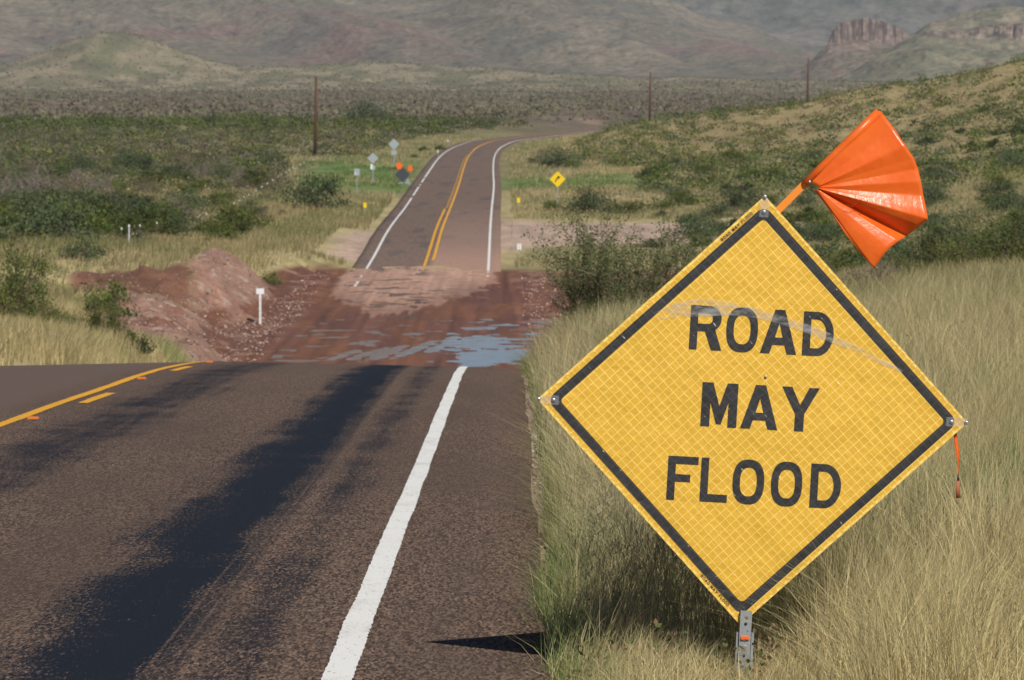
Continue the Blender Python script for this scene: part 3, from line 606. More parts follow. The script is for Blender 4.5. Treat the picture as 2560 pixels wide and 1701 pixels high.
scatter(12, -10, 95, 365, 430, ['twiggy', 'twiggy', 'brown'], (1.2, 1.8), 35, lambda a, b: 'in the greyish patch at the left edge', 1.6, avL)
scatter(44, -30, 240, 262, 335, ['grey', 'grey', 'olive', 'dark', 'olive'], (.95, 1.5), 31, regL, 1.4, lambda a, b, c: avL(a, b, c) or (a > 130 and b < 285) or (a > 205 and b < 300))
scatter(46, -20, 262, 335, 430, ['brown', 'grey', 'olive', 'brown', 'olive', 'twiggy', 'yellow'], (.7, 1.2), 32, regL, 1.4, avL)
scatter(54, -10, 300, 430, 560, ['brown', 'olive', 'grey', 'brown', 'twiggy', 'yellow'], (.8, 1.4), 33, regL, 1.6, avL)
def regR(px, D):
    a = 'in the hollow' if D < 345 else 'at the foot of the right hill' if D < 400 else 'on the lower slope' if D < 450 else 'on the middle slope' if D < 510 else 'on the upper slope'
    b = 'left of the sign top' if px < 740 else 'behind the sign top' if px < 800 else 'behind the orange flag' if px < 925 else 'near the right frame edge'
    return a+' '+b
def avR(px, D, x): return abs(x-road_x(D)) < 12 or (px < 640 and D < 540) or (D < 400 and px < 650+0*D) or (px < 720 and 300 < D < 372 and False)
scatter(46, 640, 1040, 290, 400, ['grey', 'dark', 'olive', 'grey', 'dark'], (.7, 1.2), 41, regR, 1.5, avR)
scatter(50, 640, 1040, 400, 560, ['dark', 'olive', 'olive', 'dark', 'grey'], (.7, 1.2), 42, regR, 1.7, avR)
regN = lambda px, D: 'in the bushy belt '+('behind the sign top' if px < 800 else 'under the orange flag' if px < 925 else 'by the yucca at the right')+(', nearer side' if D < 215 else ', farther side')
scatter(22, 640, 1040, 150, 285, ['grey', 'olive', 'grey'], (.7, 1.1), 44, regN, 1.5, lambda a, b, c: c < 3+(b > 230)*2 or a < 690)

# everything too many and too small to count: one mesh each
def scrub(name, n, x0, x1, D0, D1, per, leaf, size, cols, seed, avoid=None, dpow=1.5, hgt=1.0, band=None):
    r = np.random.default_rng(seed)
    D = (r.random(n)*(D1**dpow-D0**dpow)+D0**dpow)**(1/dpow); px = r.uniform(x0, x1, n); X = (px-512)/F*D
    keep = (np.abs(X-road_x(D)) > 8+D*.008) | (D > 1250)
    if avoid is not None: keep &= ~avoid(px, D, X)
    X, D = X[keep], D[keep]; n = len(X); Z = height(X, D)
    s = r.uniform(size[0], size[1], n)
    c0 = np.array(cols)[r.integers(0, len(cols), n)]*r.uniform(.9, 1.45, (n, 1))
    k = np.repeat(np.arange(n), per); m = len(k)
    p = r.normal(size=(m, 3))*np.array([.42, .42, .3]); nn = np.linalg.norm(p, axis=1)[:, None]; p = p/np.maximum(nn, 1)
    p[:, 2] = np.abs(p[:, 2])*hgt
    P = np.stack([X, D, Z], -1)[k]+p*s[k][:, None]
    V, Fq = rand_quads(P, leaf, r)
    # leaf size follows the bush
    V = (V.reshape(-1, 4, 3)-P[:, None])*(s[k][:, None, None]/np.mean(size))+P[:, None]
    return tag(np_mesh(name, V.reshape(-1, 3), Fq, M_leaf, col=np.repeat(c0[k]*r.uniform(.8, 1.25, (m, 1)), 4, 0)), kind='stuff')
def avb(px, D, X): return ((px > 285) & (px < 430) & (D > 430) & (D < 640)) | ((px > 480) & (px < 655) & (D < 540)) | ((px > 330) & (px < 520) & (D < 640))
ALLC = OL+GG+BRN+YG
scrub('hillside_scrub', 1250, 575, 1060, 430, 900, 46, .13, (.6, 1.8), OL+OL+GG+BRN, 51, avb)
scrub('hillside_grass_clumps', 2600, 560, 1060, 300, 900, 12, .09, (.25, .7), [(.25, .22, .11), (.24, .21, .10), (.18, .165, .07)], 52, avb)
scrub('left_scrub', 1600, -20, 420, 520, 900, 46, .14, (.9, 1.9), BRN+BRN+GRY+OL+GG+YG, 53, avb)
scrub('green_treeline', 900, -30, 1000, 880, 1120, 60, .22, (1.6, 3.0), [(.11, .14, .03), (.09, .12, .03), (.13, .155, .04), (.10, .115, .05)], 54, lambda px, D, X: (px > 640) & (D < 980))
scrub('low_brush', 3200, -20, 300, 262, 560, 26, .09, (.5, 1.0), BRN+GRY+OL+GG+[(.24, .21, .10), (.28, .23, .12)], 55, lambda px, D, X: ((D < 300) & (px > 140)) | ((D < 400) & (px > 235)) | avb(px, D, X))
scrub('plain_scrub', 24000, -60, 1080, 1120, 4200, 5, .42, (.6, 1.7), [(.19, .17, .10), (.16, .155, .08), (.20, .175, .12), (.17, .135, .095)], 56, dpow=1.3)
scrub('slope_scrub_belt', 520, 640, 1070, 400, 560, 70, .10, (.9, 1.9), DG+GG+OL, 57)
scrub('slope_scrub_band', 260, 690, 1070, 215, 330, 90, .07, (.8, 1.5), DG+GG+OL, 58, lambda px, D, X: (X < 8))
# ------------------------------------------------------------ grass
def blades(name, X, D, h, wd, col, r, lean=.35, segs=3, wind=(.15, -.05), z=None):
    n = len(X); Z = height(X, D)-.02 if z is None else z
    th = r.uniform(0, 2*np.pi, n); ln = np.abs(r.normal(size=n))*lean; fs = np.interp(D, [0, 60, 300], [.5, 1.2, 5]); dx = np.cos(th)*ln+wind[0]+.8*(fbm(X/fs*2, D/fs, 301, 3)-.5); dy = np.sin(th)*ln+wind[1]+.6*(fbm(X/fs*2+9, D/fs, 303, 3)-.5)
    pa = r.uniform(0, np.pi, n); wx = np.cos(pa); wy = np.sin(pa)*.6
    V = []
    for s in range(segs):
        t = s/segs; ww = wd*(1-t*.8)
        cx = X+dx*h*t*t; cy = D+dy*h*t*t; cz = Z+h*(t-.18*ln*t*t)
        V += [np.stack([cx-wx*ww/2, cy-wy*ww/2, cz], -1), np.stack([cx+wx*ww/2, cy+wy*ww/2, cz], -1)]
    V.append(np.stack([X+dx*h, D+dy*h, Z+h*(1-.18*ln)], -1))
    k = len(V); V = np.stack(V, 1).reshape(-1, 3); b = np.arange(n)[:, None]*k; T = []
    for s in range(segs-1): T += [b+np.array([[2*s, 2*s+1, 2*s+3]]), b+np.array([[2*s, 2*s+3, 2*s+2]])]
    T.append(b+np.array([[k-3, k-2, k-1]]))
    return tag(np_mesh(name, V, np.stack(T, 1).reshape(-1, 3), M_grass, col=np.repeat(col, k, 0)), kind='stuff')
def grass_cols(n, r, green, base=(.62, .51, .28)):
    g = np.clip(green, 0, 1)[:, None]; c = np.array(base)*(1-g)+np.array([.12, .20, .05])*g
    return c*(.45+1.0*r.random((n, 1))**1.3)
# near verge right
r = np.random.default_rng(5)
def verge(name, n, D0, D1, hm, wd, seed, left=.10, dens=1.):
    r = np.random.default_rng(seed); D = (r.random(n)*(D1**2-D0**2)+D0**2)**.5
    X = .05+r.random(n)**1.15*(.13*D+.6)
    edge = .12*fbm(D/.4, D*0, 33, 3)
    edge_m = X > edge+.06+.10*ss(20, 26, D)
    cl = fbm(X*2.2, D*1.1, 35, 3)                              # clumping
    keep = edge_m & (r.random(n) < .1+2.6*np.clip(fbm(X*4.5, D*2.0, 35, 3)-.3, 0, 1))
    X, D, cl = X[keep], D[keep], cl[keep]; n = len(X)
    nearedge = 1-ss(.1, .55, X)
    h = hm*(.5+.8*r.random(n))*(.45+1.05*fbm(X*1.6+4, D*.7, 36, 3))*(1-.5*nearedge)
    front = 1-ss(18.15, 18.6, D); h = h*(1-front*(np.where(X > 1.15, .25, .40)+.28*np.exp(-((X-.93)/.2)**2)))*(1-.45*np.exp(-(((X-.93)/.25)**2+((D-18.6)/.6)**2)))
    green = .16+.75*nearedge*(r.random(n) < .7)+.8*ss(.50, .66, fbm(X*.9+9, D*.35, 37, 3))*(r.random(n) < .5)+.25*(h < .3*hm)
    return blades(name, X, D, h, wd*(.6+.8*r.random(n)), grass_cols(n, r, green), r, .62, 3, (.10, -.04))
verge('verge_grass', 170000, 15.5, 30, .52, .0034, 61)
verge('roadside_grass', 210000, 30, 60, .50, .0052, 62)
verge('crest_grass', 170000, 58, 100, .50, .010, 63)
# low leafy weeds among the grass
r = np.random.default_rng(171); n = 300; wD = 17+r.random(n)**1.2*38; wX = .22+r.random(n)*(.10*wD); k = np.repeat(np.arange(n), 46); sz = r.uniform(.06, .17, n)
pp = r.normal(size=(len(k), 3))*np.array([.5, .5, .5]); pp[:, 2] = np.abs(pp[:, 2])*1.4; PP = np.stack([wX, wD, height(wX, wD)+.04], -1)[k]+pp*sz[k][:, None]
V_, Q_ = rand_quads(PP, .011, r); tag(np_mesh('verge_weeds', V_, Q_, M_leaf, col=np.repeat(np.array([(.10, .17, .04), (.14, .19, .05), (.2, .19, .08), (.3, .22, .12)])[r.integers(0, 4, n)][k]*r.uniform(.7, 1.3, (len(k), 1)), 4, 0)), kind='stuff')
# tall seed stalks
def stalks(n, D0, D1, seed):
    r = np.random.default_rng(seed); D = r.uniform(D0, D1, n); X = .25+r.random(n)*(.11*D); h = r.uniform(.45, .85, n)
    blades('seed_stalks', X, D, h, .0028*np.ones(n)*np.maximum(1, D/24), grass_cols(n, r, np.zeros(n), (.5, .42, .25)), r, .45, 4, (.12, 0))
stalks(7000, 18.6, 60, 71)
# fine airy seed heads round the foot of the sign
n = 20000; r = np.random.default_rng(73); cx = r.normal(.75, .35, n); cy = 18.6+np.abs(r.normal(0, 2.6, n)); kk = (cx > .2+.15*r.random(n)) & (cx < 1.9); cx = cx[kk]; cy = cy[kk]; n = len(cx); zz = height(cx, cy)+r.uniform(.12, .62, n)*(.6+.7*fbm(cx*3, cy*1.5, 74, 3))
blades('seed_heads', cx, cy, r.uniform(.02, .07, n), .003*np.ones(n), grass_cols(n, r, .15*np.ones(n), (.33, .28, .18)), r, 1.6, 2, (0, 0), z=zz)
# straw grass on the banks beyond
def field(name, n, x0, x1, D0, D1, h, wd, green, seed, avoid, base=(.47, .39, .20)):
    r = np.random.default_rng(seed); D = (r.random(n)*(D1**1.3-D0**1.3)+D0**1.3)**(1/1.3); px = r.uniform(x0, x1, n); X = (px-512)/F*D
    l = X-road_x(D); z = height(X, D)
    k = (np.abs(l) > 5.0+.5*fbm(D/3, X, 81, 3)) & ~avoid(px, D, X, z) & (r.random(n) < .3+1.3*np.clip(fbm(X/1.5, D/5, 82, 3)-.2, 0, 1)); X, D, z = X[k], D[k], z[k]; n = len(X)
    g = green*ss(.4, .7, fbm(X/3, D/12, 83, 3))
    return blades(name, X, D, h*r.uniform(.5, 1.3, n), wd*r.uniform(.6, 1.4, n), grass_cols(n, r, g, base), r, .4, 2, (.1, 0), z=z-.03)
nomud = lambda px, D, X, z: ((D > 212) & (D < 231) & (px > 66) & (px < 195)) | ((z < -9.0) & (D < 290)) | ((X > -23) & (X < -8.6) & (D > 150) & (px > 112) & (D < 252) & (z < np.where(X > -17.2, -5.6, -7.0)) & ((X > -15.8) | (D < 226))) | ((D > 300) & (D < 372) & (X > 0) & (X < 22)) | ((D > 296) & (D < 345) & (X < -9) & (X > -12.4))
field('left_bank_grass', 90000, -30, 240, 86, 186, .55, .018, .5, 84, nomud)
field('straw_grass', 140000, -30, 400, 186, 430, .5, .045, .45, 85, nomud)
field('right_bank_grass', 90000, 490, 1050, 286, 460, .45, .045, .5, 86, nomud)
field('slope_grass', 60000, 640, 1050, 100, 290, .5, .03, .5, 87, nomud)
gpatch = lambda px, D: ((px > 298) & (px < 420) & (D > 445) & (D < 600)) | ((px > 494) & (px < 650) & (D > 454) & (D < 514))
field('far_verge_grass', 60000, 290, 660, 430, 900, .45, .08, .6, 88, lambda px, D, X, z: nomud(px, D, X, z) | (gpatch(px, D) & (fbm(X/4, D/20, 95, 3) > .40)))
field('green_grass', 40000, 290, 660, 440, 615, .32, .07, .3, 89, lambda px, D, X, z: ~gpatch(px, D) | (fbm(X/2.5, D/14, 95, 4)+.1*(fbm(X/.6, D/3, 96, 2)-.5) < .46), (.17, .27, .07))

# shrub with bare twigs leaning in from the right bank, behind the sign
M_branch = material('mesquite_bark', .9, (.22, .17, .11))
def twig_shrub(name, px, D, w_, h_, n, seed, label, cols, leaf=.012, lean=-.2):
    r = random.Random(seed); root = empty(name); mb = MB(); tips = []
    x = X_at(px, D); z = gz(x, D)
    def grow(p, d, L, rad, lev):
        pts = [p]; q = p.copy(); dd_ = d.copy()
        for s in range(4):
            dd_ = (dd_+Vector((r.uniform(-.28, .28), r.uniform(-.28, .28), r.uniform(-.12, .22)))).normalized(); q = q+dd_*L/4; pts.append(q.copy())
            if lev > 0:
                for _ in range(2 if lev > 1 else 2):
                    sd = (dd_+Vector((r.uniform(-1, 1), r.uniform(-1, 1), r.uniform(-.3, .7)))*.95).normalized(); grow(q, sd, L*r.uniform(.35, .6), rad*.5, lev-1)
            if lev <= 1: tips.append((q.copy(), lev))
        mb.tube(pts, [rad*(1-.75*i/4) for i in range(5)], 4, False)
    for k in range(n):
        a = r.uniform(0, 6.28); d = Vector((math.cos(a)*.8*w_/h_+lean, math.sin(a)*.6, r.uniform(.6, 1.4))).normalized(); grow(Vector((r.uniform(-.1, .1), r.uniform(-.1, .1), -.05)), d, h_*r.uniform(.6, 1.0), .014, 2)
    mb.build('branches', M_branch, root)
    rg = np.random.default_rng(seed); T = np.array([t[0][:] for t in tips]); k = np.repeat(np.arange(len(T)), 3); C = T[k]+rg.normal(size=(len(k), 3))*.035
    V, Fq = rand_quads(C, leaf, rg); np_mesh('foliage', V, Fq, M_leaf, root, col=np.repeat(np.array(cols)[rg.integers(0, len(cols), len(k))]*rg.uniform(.7, 1.3, (len(k), 1)), 4, 0))
    root.location = (x, D, z); return tag(root, label, 'mesquite shrub')
twig_shrub('mesquite_shrub', 640, 84, 2.4, 1.95, 19, 5, 'open thorny mesquite with bare twigs leaning left over the wash, behind the sign', [(.15, .20, .065), (.18, .22, .09)], .020, -.35)
twig_shrub('mesquite_shrub', 600, 88, 1.3, 1.2, 10, 6, 'smaller dark leafy mesquite at the grass edge nearest the wash', [(.09, .13, .04), (.11, .15, .055)], .016, -.3)
twig_shrub('mesquite_shrub', 700, 88, 1.8, 1.3, 11, 8, 'mesquite shrub seen just above the left side of the big sign', [(.09, .10, .045), (.12, .12, .06)], .016, 0)
twig_shrub('thorn_shrub', 842, 82, 1.0, .95, 8, 9, 'dry reddish thorn shrub against the straw grass right of the big sign', [(.15, .12, .07), (.12, .11, .05)], .012, .1)
# yucca at the right edge
def yucca(px, D, s, label):
    mb = MB(); r = random.Random(4)
    for k in range(70):
        a = r.uniform(0, 6.28); e = r.uniform(.1, 1.35); d = Vector((math.cos(a)*math.cos(e), math.sin(a)*math.cos(e), math.sin(e))); sd = d.cross(Vector((0, 0, 1))).normalized()*.022*s; c = Vector((0, 0, .3*s)); L = s*r.uniform(.6, .85)
        mb.add([c-sd, c+sd, c+d*L*.6+sd*.7, c+d*L, c+d*L*.6-sd*.7], [(0, 1, 2, 3, 4)])
    root = empty('yucca'); x = X_at(px, D); root.location = (x, D, gz(x, D)); mb.build('leaves', M_yuc, root)
    m2 = MB(); m2.tube([(0, 0, -.1), (.02, 0, .35*s)], [.08*s, .06*s], 8); m2.build('trunk', M_bark, root); tag(root, label, 'yucca')
M_yuc = material('yucca_leaf', .5, (.20, .25, .12), .4)
yucca(1002, 128, 1.0, 'spiky pale green yucca above the straw grass at the right edge')

# ------------------------------------------------------------ stones
M_stone = leafy('stone', 0.0)
ICO = None
def stones(name, X, D, s, cols, seed, zoff=0):
    r = np.random.default_rng(seed); n = len(X); Z = height(X, D)+zoff
    ph = (1+5**.5)/2; iv = np.array([(-1, ph, 0), (1, ph, 0), (-1, -ph, 0), (1, -ph, 0), (0, -1, ph), (0, 1, ph), (0, -1, -ph), (0, 1, -ph), (ph, 0, -1), (ph, 0, 1), (-ph, 0, -1), (-ph, 0, 1)])/1.9
    fi = np.array([(0, 11, 5), (0, 5, 1), (0, 1, 7), (0, 7, 10), (0, 10, 11), (1, 5, 9), (5, 11, 4), (11, 10, 2), (10, 7, 6), (7, 1, 8), (3, 9, 4), (3, 4, 2), (3, 2, 6), (3, 6, 8), (3, 8, 9), (4, 9, 5), (2, 4, 11), (6, 2, 10), (8, 6, 7), (9, 8, 1)])
    V = iv[None]*r.uniform(.6, 1.2, (n, 12, 1))*(s[:, None]*r.uniform(.6, 1.2, (n, 3)))[:, None, :]*np.array([1, 1, .7])+np.stack([X, D, Z], -1)[:, None]
    Fc = (fi[None]+np.arange(n)[:, None, None]*12).reshape(-1, 3)
    c = np.array(cols)[r.integers(0, len(cols), n)]*r.uniform(.7, 1.3, (n, 1))
    return tag(np_mesh(name, V.reshape(-1, 3), Fc, M_stone, col=np.repeat(c, 12, 0)), kind='stuff')
r = np.random.default_rng(91)
X = r.uniform(-21, -9.3, 14000); D = r.uniform(150, 246, 14000); kk = ~((X < -15.5) & (D > 227)); kk &= (X < -9.9-.8*r.random(14000)) & (fbm(X/1.5, D/4, 401, 3)+.4*r.random(14000) > .55); X, D = X[kk], D[kk]; stones('bank_gravel', X, D, .015+.085*r.random(len(X))**2, [(.32, .205, .16), (.36, .25, .2), (.25, .14, .10), (.48, .37, .30)], 92)
X = np.where(r.random(3500) < .08, r.uniform(-12, -10.5, 3500), r.uniform(.5, 14, 3500)); D = r.uniform(184, 282, 3500); stones('wash_gravel', X, D, r.uniform(.02, .08, 3500), [(.34, .22, .17), (.45, .34, .28), (.24, .13, .10)], 93)
X = r.normal(.19, .05, 700); D = r.uniform(22, 60, 700); stones('verge_pebbles', X, D, r.uniform(.008, .025, 700), [(.45, .36, .29), (.32, .25, .2)], 94)
X = r.normal(.22, .035, 45); D = r.normal(41, 1.3, 45); stones('verge_cobbles', X, D, r.uniform(.03, .06, 45), [(.5, .42, .35), (.4, .33, .27)], 95)

# ------------------------------------------------------------ utility poles, fence, far signs
M_wood = material('creosoted_wood', .85, (.10, .048, .032)); nn_ = NT(M_wood); nn_.base(nn_.mixc(nn_.noise(nn_.obj(), 3, 4, .6, 3, 3, .2), (.075, .035, .025), (.14, .07, .045)))
M_glass = material('insulator', .2, (.35, .4, .38), .5)
M_galv = material('galvanised_steel', .45, (.42, .45, .47), .5, .55); g_ = NT(M_galv); g_.base(g_.mixc(g_.noise(g_.obj(), 22, 5, .7), (.26, .29, .32), (.52, .55, .58)))
for px, D, H, lb in [(316, 646, 10.1, 'dark wooden utility pole rising left of the far road'), (650, 960, 10.3, 'dark wooden utility pole at the right end of the far green band'), (807.5, 1000, 11.0, 'dark wooden utility pole standing behind the right hill crest')]:
    x = X_at(px, D); z = gz(x, D); top = z_of({316: 76, 650: 72, 807.5: 58}[px], D); H = top-z
    root = empty('utility_pole', (x, D, z)); mb = MB(); mb.tube([(-.12, 0, -.3), (0, 0, H*.5), (.06, 0, H)], [.24, .20, .15], 12); mb.build('pole', M_wood, root, True)
    m2 = MB(); m2.tube([(.06, 0, H), (.06, 0, H+.12), (.06, 0, H+.2)], [.07, .09, .04], 8); m2.build('insulator', M_glass, root); tag(root, lb, 'utility pole', 'utility poles across the valley')
FP = [(121.7, 227), (140, 224), (157, 221.5), (172, 219), (187, 216.5), (200, 214), (206.5, 212.7), (218, 209.3), (226, 206), (234, 202), (239.5, 199), (244, 196), (249, 193.5), (256, 189.5), (262, 185.5), (267.5, 182.4), (273, 179), (278.5, 175.6), (282, 174), (286, 171.4), (289.5, 169),
      (293, 167), (296, 165.3), (300, 163.5), (304, 162), (308, 160.5), (313, 159), (318, 157), (323, 155.5), (328, 154), (338, 151), (348, 148), (359, 145), (372, 141.5), (389, 138), (400, 136.5), (410, 134.5), (421, 133), (434, 131.5), (447, 130.5), (462, 129.5), (478, 128.5), (497, 127.5), (517, 127), (535, 126.5), (553, 126)]
M_post = material('white_topped_steel_post', .6, (.62, .64, .62)); M_wire = material('fence_wire', .5, (.3, .3, .3), .5, .8)
M_tp = material('dark_steel_post', .7, (.09, .08, .06)); root = empty('wire_fence'); fpts = []
for px, py in FP:
    D = 240.
    for _ in range(60):
        zt = gz(X_at(px, D), D)+1.2; yy = 110-zt/D*F; D = min(1150, max(235, D+(yy-py)*D/200*.8))
    fpts.append((X_at(px, D), D, zt-1.2))
fx, fd, fz = fpts[0]; root.location = (fx, fd, fz)
for q_, (x, D, z) in enumerate(fpts):
    if q_ > 20 and q_ % 3 == 1: continue
    wd = .045 if D < 400 else .06
    mb = MB(); mb.box((0, 0, .5), (.035, .012, 1.1)); mb.box((0, .02, .5), (.01, .03, 1.1)); o = mb.build('post', M_tp, root); o.location = (x-fx, D-fd, z-fz)
    mb = MB(); mb.box((0, 0, 1.13), (wd*1.5, .03, .11)); mb.build('white_tip', M_post, o)
for hh in (.35, .6, .85, 1.05):
    mb = MB(); mb.tube([(x-fx, D-fd, z-fz+hh) for x, D, z in fpts], .004, 4, False); mb.build('wire', M_wire, root)
tag(root, 'wire fence on white-tipped steel posts running through the left thicket', 'wire fence')

M_back = material('sign_back_aluminium', .45, (.46, .50, .52), .5, .5); M_black = material('black_paint', .5, (.02, .02, .022)); M_white2 = material('white_reflective_sheet', .4, (.78, .79, .78), .5)
M_yelsheet = material('yellow_reflective_sheet', .4, (.82, .56, .01), .5)
def board(poly, t=.004):   # vertical board facing the camera, poly in X,Z
    mb = MB(); n = len(poly)
    mb.add([(p[0], -t, p[1]) for p in poly]+[(p[0], t, p[1]) for p in poly], [tuple(range(n)), tuple(range(2*n-1, n-1, -1))]+[(i, n+i, n+(i+1) % n, (i+1) % n) for i in range(n)]); return mb
def rdiamond(h, z, rr=.06):
    P = []
    for k, (cx, cz) in enumerate([(0, h), (h, 0), (0, -h), (-h, 0)]):
        c = Vector((cx, cz))*(1-rr*1.414/h); a0 = math.pi/2-k*math.pi/2+math.pi/4
        for j in range(5): a = a0-j*math.pi/8; P.append((c.x+rr*math.cos(a), z+c.y+rr*math.sin(a)))
    return P[::-1]
def rect(w_, h_, z, x=0): return [(x-w_/2, z-h_/2), (x+w_/2, z-h_/2), (x+w_/2, z+h_/2), (x-w_/2, z+h_/2)]
def postpart(root, H, wd=.06):
    mb = MB(); mb.box((0, .03, H/2-.15), (wd, .03, H+.3)); mb.box((wd*.35, .055, H/2-.15), (.01, .03, H+.3)); mb.box((-wd*.35, .055, H/2-.15), (.01, .03, H+.3)); mb.build('post', M_galv, root)
def at(px, D, name): x = X_at(px, D); return empty(name, (x, D, gz(x, D)))
def zc(py, root): return z_of(py, root.location.y)-root.location.z
o = at(394, 560, 'diamond_sign'); c = zc(144, o); postpart(o, c+.55, .09); board(rdiamond(.66, c)).build('sign_board', M_back, o).location.y = 0; b = board(rect(.58, .55, zc(152.5, o))).build('plate', M_back, o); b.location.y = -.01
tag(o, 'grey back of the farther diamond sign, with a small square plate beneath', 'road sign')
o = at(373, 480, 'diamond_sign'); c = zc(158, o); postpart(o, c+.5, .09); board(rdiamond(.56, c)).build('sign_board', M_back, o); b = board(rect(.46, .46, zc(167.5, o))).build('plate', M_back, o); b.location.y = -.01
b = board(rect(.22, .5, zc(166.5, o), -.14)).build('reflector_or_lit_panel', M_white2, o); b.location.y = -.03  # white board painted in for the sunlit left part of the plate
tag(o, 'back of a grey diamond sign with the lit part of its plate painted white below, on the green grass', 'road sign')
o = at(357, 432, 'small_road_sign'); c = zc(172, o); postpart(o, c+.2, .06); board(rect(.5, .62, c)).build('sign_board', M_back, o); b = board(rect(.1, .16, c-.12, -.14)).build('reflector_or_lit_panel', M_white2, o); b.location.y = -.02
tag(o, 'small grey rectangular sign back on a thin post left of the two diamond signs', 'road sign')
# yellow curve sign
o = at(557.6, 398, 'curve_sign'); c = zc(179, o); postpart(o, c+.5, .06); board(rdiamond(.67, c)).build('sign_board', M_yelsheet, o)
arr = MB(); P = []
for k in range(9): t = k/8*1.25; P.append((-.16+.30*(1-math.cos(t)), -.24+.38*math.sin(t)))
def ribbon(P, w_):
    L = []; Rr = []
    for i, p in enumerate(P):
        a = P[max(i-1, 0)]; b = P[min(i+1, len(P)-1)]; d = Vector((b[0]-a[0], b[1]-a[1])).normalized(); nrm = Vector((-d.y, d.x))*w_/2
        L.append((p[0]+nrm.x, p[1]+nrm.y)); Rr.append((p[0]-nrm.x, p[1]-nrm.y))
    return L, Rr
L_, R_ = ribbon(P, .095)
for i in range(len(P)-1): arr.add([(R_[i][0], -.01, c+R_[i][1]), (R_[i+1][0], -.01, c+R_[i+1][1]), (L_[i+1][0], -.01, c+L_[i+1][1]), (L_[i][0], -.01, c+L_[i][1])], [(0, 1, 2, 3)])
arr.add([(-.02, -.01, c+.27), (.03, -.01, c-.02), (.25, -.01, c+.2)], [(0, 1, 2)]); arr.build('arrow', M_black, o)
tag(o, 'yellow diamond warning sign with a black curve-right arrow beside the far road', 'road sign')
# fallen-away roll-up sign seen from behind with two orange flags
o = at(402.5, 478, 'rollup_sign'); c = zc(174.5, o); M_dk = material('dark_sign_back', .6, (.055, .06, .075)); M_or = material('orange_vinyl', .4, (.85, .14, .015), .5)
board(rdiamond(.78, c, .05)).build('sign_panel', M_dk, o); postpart(o, c, .08)
for sx, hh, s in ((-.32, zc(165.5, o), .42), (.78, zc(168, o), .36)):
    mb = MB(); mb.tube([(0, .02, c+.4), (sx, .02, hh+.3)], .012, 6); mb.build('flag_staff', M_or, o)
    f = board([(sx-s*.75, hh-.05*s), (sx-.5*s, hh-.8*s), (sx+.35*s, hh-.9*s), (sx+s*.85, hh-.1*s), (sx+.2*s, hh+s*.9), (sx-.4*s, hh+.75*s)], .01).build('flag', M_or, o); f.location.y = -.05
mb = MB()
for a in (-1, 1): mb.tube([(0, 0, .25), (a*.75, -.2, .02)], .02, 6)
mb.build('stand', M_galv, o); b = board([(.2, .1), (.85, .05), (.55, .75)], .004).build('loose_flap', M_galv, o); b.location.y = -.03
tag(o, 'dark back of a diamond sign topped by two orange flags', 'road sign')
for px, py, D, lb in ((365, 205, 388, 'yellow delineator tab on a short post left of the far road'), (518.5, 200, 402, 'yellow delineator tab on a short post right of the far road')):
    o = at(px, D, 'delineator'); c = zc(py, o); postpart(o, c+.1, .05); b = board(rect(.25, .42, c)).build('yellow_tab', M_yelsheet, o); tag(o, lb, 'delineator', 'yellow delineators at the far road')
o = at(519.5, 307, 'object_marker'); c = zc(246.5, o); postpart(o, c, .05); b = board(rect(.10, .40, c, -.09)).build('panel', M_white2, o); b = board(rect(.10, .40, c, .06)).build('panel', M_white2, o); tag(o, 'small marker of two white upright strips at the mouth of the gravel track', 'marker')
o = at(129, 262, 'pipe_marker'); mb = MB(); mb.tube([(0, 0, -.1), (0, 0, 1.05)], .045, 10); mb.build('pipe', material('grey_white_plastic', .5, (.5, .52, .54)), o); mb = MB(); mb.tube([(0, 0, 1.0), (0, 0, 1.08), (0, 0, 1.11)], [.052, .052, .03], 10); mb.build('cap', M_white2, o); tag(o, 'pale grey upright pipe post in front of the left thicket', 'marker post')
for px, py, D in ((438, 150, 640), (448, 141, 760)):
    o = at(px, D, 'delineator'); c = .9; postpart(o, c, .06); b = board(rect(.14, .35, .85)).build('reflector_or_lit_panel', M_white2, o); tag(o, 'thin pale delineator on the outer verge of the far bend, the %s one' % ('nearer' if D < 700 else 'farther'), 'delineator')
# flood gauge
M_gw = material('white_gauge_paint', .5, (.74, .77, .78)); gx, gd = X_at(260, 220), 220
o = empty('flood_gauge', (gx, gd, gz(gx, gd))); top = z_of(288, gd)-o.location.z
mb = MB(); mb.box((0, 0, (top-.3)/2), (.10, .02, top-.25)); mb.build('gauge_board', M_gw, o)
mb = MB()
k = 0; zz = .08
while zz < top-.42: mb.box((.02 if k % 3 else .0, -.012, zz), (.055 if k % 3 else .095, .003, .018)); zz += .085; k += 1
mb.build('tick_marks', material('grey_tick_paint', .6, (.28, .29, .30)), o)
mb = MB(); mb.box((0, .03, top/2-.1), (.05, .035, top+.1)); mb.build('post', M_galv, o)
b = board(rect(.36, .26, top-.14)).build('sign_board', M_gw, o); b.location.y = -.02
tag(o, 'white flood depth gauge post with a square head at the foot of the gravel bank', 'flood gauge')
mb = MB(); mb.tube([(-.18, 0, .12), (-.06, 0, .10), (.06, 0, .05), (.17, 0, .03)], [.05, .07, .065, .04], 8); o = mb.build('debris', material('black_rubber', .7, (.012, .012, .013))); x = X_at(250.5, 222); o.location = (x, 222, gz(x, 222)+.03); tag(o, 'black chunk of rubber debris lying just left of the flood gauge', 'debris')

